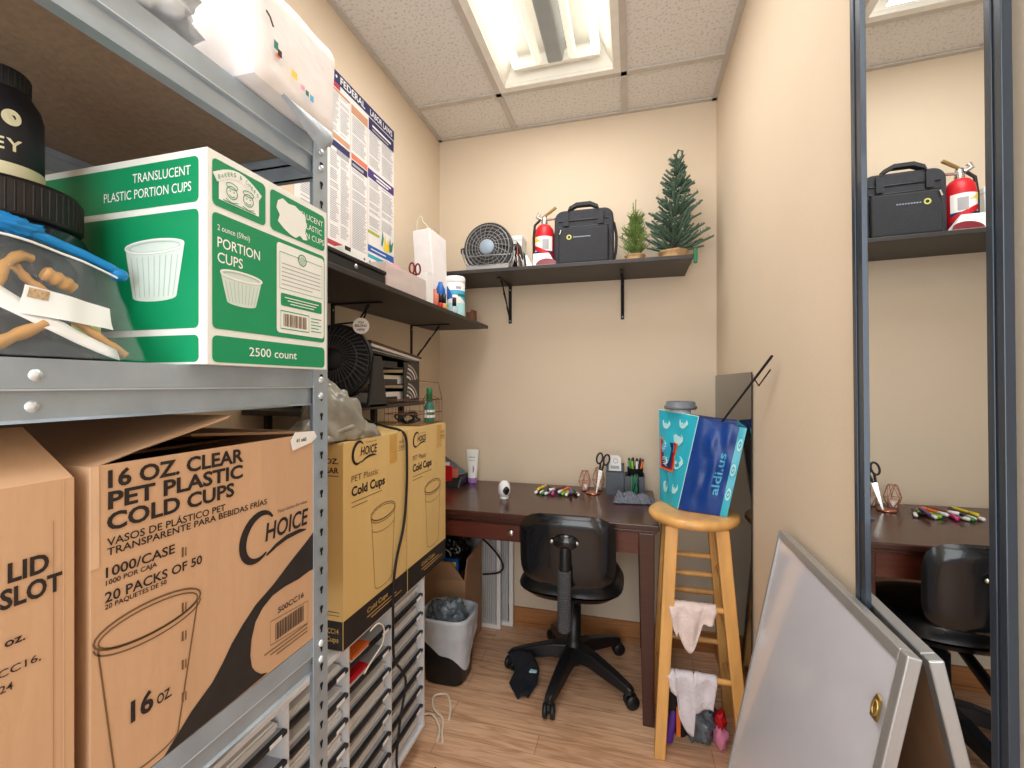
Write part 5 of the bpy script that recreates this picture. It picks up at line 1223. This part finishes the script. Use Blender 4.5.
for i, j, z in rungs:
    MB().tube([legp(i,z),legp(i,z).lerp(legp(j,z),.5),legp(j,z)], [.0085,.0115,.0085], 'pine', 12).build('rung', t, world=False)
yF = SYc+legp(0,.485).y
def drape(x0, x1, z, yr, lens, m, name, label, seed, back=.06):
    b = MB()
    def fn(u, v):
        x = x0+(x1-x0)*u; L = lens(u); tot = back+L+.03; s_ = v*tot; wob = .006*noise.noise(V((u*7+seed,v*4,seed)))
        if s_ < back: y = yr+.015+.003; zz = z-back+s_; 
        elif s_ < back+.03: a = (s_-back)/.03*pi; y = yr+.016*math.cos(a); zz = z+.016*math.sin(a)
        else: y = yr-.016-.006*math.sin(u*14+seed); zz = z-(s_-back-.03)
        nar = max(0, (s_-back-.03))/max(L,.01); xm = (x0+x1)/2+.01*nar; x = x+(xm-x)*.18*nar
        return V((x, y+wob, zz))
    b.grid(fn, 26, 30, m); return one(b, name, label, 'cloth', solid=.003)
drape(.118,.262,.485,yF,lambda u: .045+.085*max(0,math.sin(pi*min(1,u*1.25)))**1.3*(1.15 if u < .75 else .6)+.03*(u<.1),'rag','cleaning_rag','pinkish white rag hung over the upper front rung of the stool',1)
yF2 = SYc+legp(0,.265).y
drape(.108,.262,.265,yF2,lambda u: .05+(.13 if .18 < u < .55 else .02)*math.sin(pi*min(1,max(0,(u-.02)*1.1)))+.035*(u > .55),'rag_blue','cleaning_rag','white rag hung over the lower front rung of the stool',6)
# clutter under the stool
b = MB(); b.tube([(.118,1.615,.215),(.13,1.625,.16),(.15,1.635,.08),(.165,1.65,.01)], [.014,.022,.028,.02], 'black_matte', 12); b.box((.145,1.598,.03),(.158,1.604,.13),'orange')
one(b, 'black_umbrella', 'folded black umbrella with orange stripe leaning under the stool', 'umbrella')
b = MB(); b.tube([(.118,1.60,.012),(.13,1.605,.07),(.142,1.62,.12)], [.016,.014,.008], 'purple', 10); one(b, 'purple_cloth', 'purple cloth strip on the floor beside the left stool leg', 'cloth')
b = MB(); b.blob((.225,1.66,.06), (.055,.055,.075), 'crumple', .4, 9, 21, 40, 26, flat=.001); one(b, 'plastic_bag', 'crumpled clear plastic bag on the floor under the stool', 'bag')
b = MB(); b.blob((.215,1.72,.13), (.05,.03,.05), 'purple', .3, 8, 2, 28, 18); b.blob((.21,1.72,.06), (.06,.035,.065), 'black_matte', .2, 8, 2, 28, 18, flat=.001); one(b, 'toiletry_pouch', 'purple topped black pouch behind the clear bag under the stool', 'pouch')
b = MB(); b.blob((.285,1.62,.10), (.018,.022,.03), 'red', .4, 8, 2, 20, 14); b.blob((.288,1.63,.04), (.022,.03,.045), 'pink', .4, 8, 4, 20, 14, flat=.001); one(b, 'red_pouch', 'small red and pink bundle under the right side of the stool', 'pouch')

# ============================================================ SHOPPING BAG
ST = SZt+.0006
Bq = {'a':V((.155,1.665,ST)),'b':V((.303,1.607,ST)),'c':V((.322,1.735,ST)),'d':V((.102,1.785,ST)),
      'A':V((.222,1.65,1.108)),'B':V((.362,1.600,1.078)),'C':V((.362,1.745,1.09)),'D':V((.100,1.80,1.122))}
t = thing('shopping_bag', 'blue and turquoise reusable shopping bag lettered aldi.us on the wooden stool', 'bag', (.22,1.69,ST))
def quad(p, q_, r_, s_): return lambda u, v: p.lerp(q_,u).lerp(s_.lerp(r_,u),v)
def bulge(fn, n, amp, seed): 
    def g(u, v):
        p = fn(u,v); e = math.sin(pi*u)*math.sin(pi*min(1,v*.8+.1)); return p+n*(amp*e+(.007*noise.noise(V((u*5+seed,v*6,seed)))+.012*noise.noise(V((u*3.1+v*2.5,v*2.2-u*3,seed+4))))*e)
    return g
nf = (Bq['b']-Bq['a']).cross(V((.1,0,1))).normalized(); nl = (Bq['a']-Bq['d']).cross(V((0,0,1))).normalized()
ff = bulge(quad(Bq['a'],Bq['b'],Bq['B'],Bq['A']), nf, .008, 1); fl = bulge(quad(Bq['d'],Bq['a'],Bq['A'],Bq['D']), nl, .006, 2)
fr = quad(Bq['b'],Bq['c'],Bq['C'],Bq['B']); fb = quad(Bq['c'],Bq['d'],Bq['D'],Bq['C'])
b = MB(); b.grid(lambda u,v: ff(u*.86,v), 18, 24, 'aldi_blue'); b.grid(lambda u,v: ff(.86+.14*u,v), 4, 24, 'aldi_teal')
b.grid(fl, 14, 24, 'aldi_teal'); b.grid(fr, 8, 16, 'aldi_teal'); b.grid(fb, 8, 16, 'aldi_blue'); b.grid(lambda u,v: quad(Bq['a'],Bq['b'],Bq['c'],Bq['d'])(u,v), 4, 4, 'aldi_blue')
b.build('bag_body', t)
def stick(fn, n, pts, m, b, off=.0025): b.add([fn(u,v)+n*off for u,v in pts], [tuple(range(len(pts)))], m)
b = MB()
tmp = MB(); tmp.text('aldi.us', 0, 0, .17, (V((0,0,0)),V((1,0,0)),V((0,1,0)),V((0,0,1))), 'aldi_pale', w=.46, bold=.012, off=0)
b.add([ff(.735-v.y*.88, .22+v.x)+nf*.0025 for v in tmp.v], tmp.f, 'sky_blue')
b.rect(0,0,0,0,FX(0),'aldi_pale') if False else None
b.build('lettering', t)
b = MB()
for (u0,v0,s_) in [(.2,.62,.16),(.62,.72,.15),(.25,.86,.12),(.7,.48,.17),(.35,.18,.15),(.75,.2,.13),(.7,.9,.12)]:
    for k, sc in enumerate((1.0,.62)):
        pts = [(u0+s_*sc*math.cos(a)*(1 if a < pi else .8), v0+s_*.45*sc*math.sin(a)+(.03 if k else 0)) for a in [2*pi*j/12 for j in range(12)]]
        stick(fl, nl, [(min(.99,max(.01,p[0])),p[1]) for p in pts], 'aldi_pale' if k == 0 else 'aldi_teal', b, .0025+.0008*k)
    stick(fl, nl, [(min(.99,max(.01,u0+s_*.2*math.cos(a))),v0+s_*.12*math.sin(a)) for a in [2*pi*j/8 for j in range(8)]], 'aldi_pale', b, .0042)
    b.build('printed_leaf', t); b = MB()
for (u0,v0) in [(.93,.25),(.92,.52),(.94,.8)]:
    for k, sc in enumerate((1.0,.6,.25)):
        stick(ff, nf, [(min(.995,u0+.05*sc*math.cos(a)),v0+.07*sc*math.sin(a)) for a in [2*pi*j/12 for j in range(12)]], ['aldi_pale','aldi_teal','aldi_pale'][k], b, .0025+.0008*k)
    b.build('printed_leaf', t); b = MB()
# square store logo on the left face
def lr(u0,v0,u1,v1,m,off): stick(fl, nl, [(u0,v0),(u1,v0),(u1,v1),(u0,v1)], m, b, off)
lr(.08,.36,.62,.70,'orange',.0048); lr(.12,.375,.58,.685,'red',.0052); lr(.17,.39,.53,.67,'aldi_navy',.0056)
tmp = MB(); tmp.text('ALDI', 0, 0, .14, (V((0,0,0)),V((1,0,0)),V((0,1,0)),V((0,0,1))), 'aldi_pale', w=.13, bold=.02, off=0, al='l')
b.add([fl(.42-v.y*1.1, .41+v.x*.75)+nl*.0062 for v in tmp.v], tmp.f, 'white')
for k in range(4): lr(.24,.55+k*.026,.46,.562+k*.026,'sky_blue',.006)
b.build('store_logo', t)
b = MB()
for P0, P1 in (('A','B'),('D','C')):
    a_, c_ = Bq[P0], Bq[P1]; b.tube([a_, a_.lerp(c_,.5)+V((0,0,-.004)), c_], .0022, 'aldi_navy', 6)
b.tube([Bq['A'],Bq['D']], .0022, 'aldi_pale', 6); b.tube([Bq['a'],Bq['A']], .0016, 'aldi_pale', 6); b.build('hem', t)
# tall cup with grey lid
t = thing('travel_cup', 'tall cup with grey lid standing inside the blue shopping bag', 'cup', (.118,1.775,ST))
P0 = V((.174,1.765,ST)); 
t.location = P0; WL[t.name] = P0
MB().lathe([(0,0),(.032,0),(.034,.004),(.036,.30),(.036,.3465),(0,.3465)],'white',seg=36).build('cup_body', t, world=False)
MB().lathe([(0,.3455),(.053,.3455),(.058,.349),(.058,.357),(.052,.360),(.052,.371),(.048,.375),(.044,.371),(0,.370)],'grey_lid',seg=36).build('lid', t, world=False)
# rods
b = MB(); b.tube([(.250,1.69,.90),(.292,1.64,1.09),(.354,1.305,1.293)], .0036, 'black_matte', 8)
b.tube([(.336,1.402,1.234),(.345,1.395,1.215),(.357,1.33,1.258)], .0020, 'black_matte', 8)
one(b, 'metal_rod', 'thin black metal rod with hooked prong sticking out of the shopping bag', 'rod')

# ============================================================ DARK PANEL
t = thing('glass_panel', 'tall glossy dark panel leaning on the right wall behind the stool', 'panel', (.36,1.88,0))
MB().box((.3655,1.565,0),(.3685,2.195,1.258),'panel_dark').build('sheet', t)
MB().box((.3687,1.57,.3),(.3715,2.195,.32),'black_matte').build('rear_batten', t)

# ============================================================ MIRROR
my0, my1, mz0, mz1 = .542, .864, .42, 1.93; mx = .3625
t = thing('wall_mirror', 'tall narrow mirror in a dark blue grey frame on the right wall', 'mirror', (.3715,my1,mz0))
MB().box((.3672,my0+.01,mz0+.01),(.3690,my1-.01,mz1-.01),'mirror').build('mirror_glass', t)
b = MB()
for ya, yb in ((my0,my0+.024),(my1-.034,my1)):
    wf = (yb-ya)/.034
    for a_, c_, dx in ((0,.012*wf,0),(.0125*wf,.020*wf,.0022),(.0205*wf,.034*wf,.0006)):
        aa, cc = (ya+a_, ya+c_) if ya == my0 else (yb-c_, yb-a_)
        b.box((mx+dx,aa,mz0),(.3715,cc,mz1),'mirror_frame')
b.box((mx,my0+.024,mz0),(.3715,my1-.034,mz0+.034),'mirror_frame'); b.box((mx,my0+.024,mz1-.034),(.3715,my1-.034,mz1),'mirror_frame')
b.build('mirror_frame', t, bevel=.0008)
t.rotation_euler = (0, math.radians(-.5), math.radians(-1.1))

# ============================================================ WHITEBOARD
t = thing('whiteboard', 'grey framed whiteboard leaning against the right wall under the mirror', 'whiteboard', (.25,.91,0))
tz = .872; lean = .192; ht = math.hypot(tz, lean*tz)
top = V((.3405,0,tz)); bot = V((.3405-lean*tz,0,0)); U = (top-bot).normalized(); N = V((-U.z,0,U.x)); 
y0, y1 = .682, 1.200
Fw = (V((bot.x,0,0)), V((0,-1,0)), U, N)   # right = -Y seen from the room, N faces the room
def wb(a, c, z0, z1, d0, d1, m, name, bev=.001):
    b = MB(); b.prism([(-c,z0),(-a,z0),(-a,z1),(-c,z1)], (Fw[0]-N*d1, Fw[1], Fw[2], Fw[3]), d1-d0, m); return b.build(name, t, bevel=bev)
fwd = .018
wb(y0+fwd*.6,y1-fwd*.6,fwd*.6,ht-fwd*.6,.004,.010,'board_white','writing_surface',0)
wb(y0+fwd*.6,y1-fwd*.6,fwd*.6,ht-fwd*.6,.0102,.014,'card_in','backing',0)
b = MB()
def wbb(a, c, z0, z1): b.prism([(-c,z0),(-a,z0),(-a,z1),(-c,z1)], (Fw[0]-N*.017, Fw[1], Fw[2], Fw[3]), .017, 'alu')
wbb(y0,y0+fwd,0,ht); wbb(y1-fwd*.6,y1,0,ht); wbb(y0+fwd,y1-fwd*.6,ht-fwd,ht); wbb(y0+fwd,y1-fwd*.6,0,fwd)
b.build('frame', t, bevel=.002)
b = MB(); zc = ht*.895; yc = y0+.030
Fg = (Fw[0]+N*.001, Fw[1], Fw[2], Fw[3])
b.prism([(-yc-.010,zc-.016),(-yc+.006,zc-.016),(-yc+.006,zc+.014),(-yc-.004,zc+.018),(-yc-.010,zc+.006)], Fg, .003, 'gold'); b.tube([Fw[0]+Fw[1]*(-yc)+U*(zc+.01*math.sin(a))+N*(.005+.0)+Fw[1]*.006*math.cos(a) for a in [2*pi*j/12 for j in range(12)]], .002, 'gold', 6, closed=True)
b.build('hanging_clip', t)

# ============================================================ LIGHTS
def area(name, loc, rot, sx, sy, e, col):
    l = bpy.data.lights.new(name, 'AREA'); l.shape = 'RECTANGLE'; l.size = sx; l.size_y = sy; l.energy = e; l.color = col
    o = bpy.data.objects.new(name, l); C.objects.link(o); o.location = loc; o.rotation_euler = rot; return o
area('ceiling_lamp', ((FXa+FXb)/2,1.35,H-.012), (0,0,0), .40, .95, 11.5, (1,.985,.965))
area('rear_fill', (-.25,-1.15,1.45), (pi/2,0,0), 1.15, 2.0, 35, (.95,.98,1))  # unseen fill added behind the camera to brighten shelves and cartons
area('overhead_fill', (-.2,-.2,2.46), (0,0,0), .8, .9, 9, (1,.99,.98))  # extra fill added overhead near the camera, no fixture modelled for it
w = bpy.data.worlds.new('world'); bpy.context.scene.world = w; w.use_nodes = True
w.node_tree.nodes['Background'].inputs[0].default_value = (1,.98,.95,1); w.node_tree.nodes['Background'].inputs[1].default_value = .7

cam = bpy.data.cameras.new('camera'); co = bpy.data.objects.new('camera', cam); C.objects.link(co)
cam.sensor_width = 36; cam.lens = 446/1024*36; cam.clip_start = .01
co.location = (0,0,1.22); co.rotation_euler = (pi/2,0,math.atan(120/446))
sc = bpy.context.scene; sc.camera = co
sc.view_settings.view_transform = 'Standard'; sc.view_settings.look = 'None'; sc.view_settings.exposure = 0
sc.cycles.max_bounces = 8; sc.cycles.transparent_max_bounces = 16
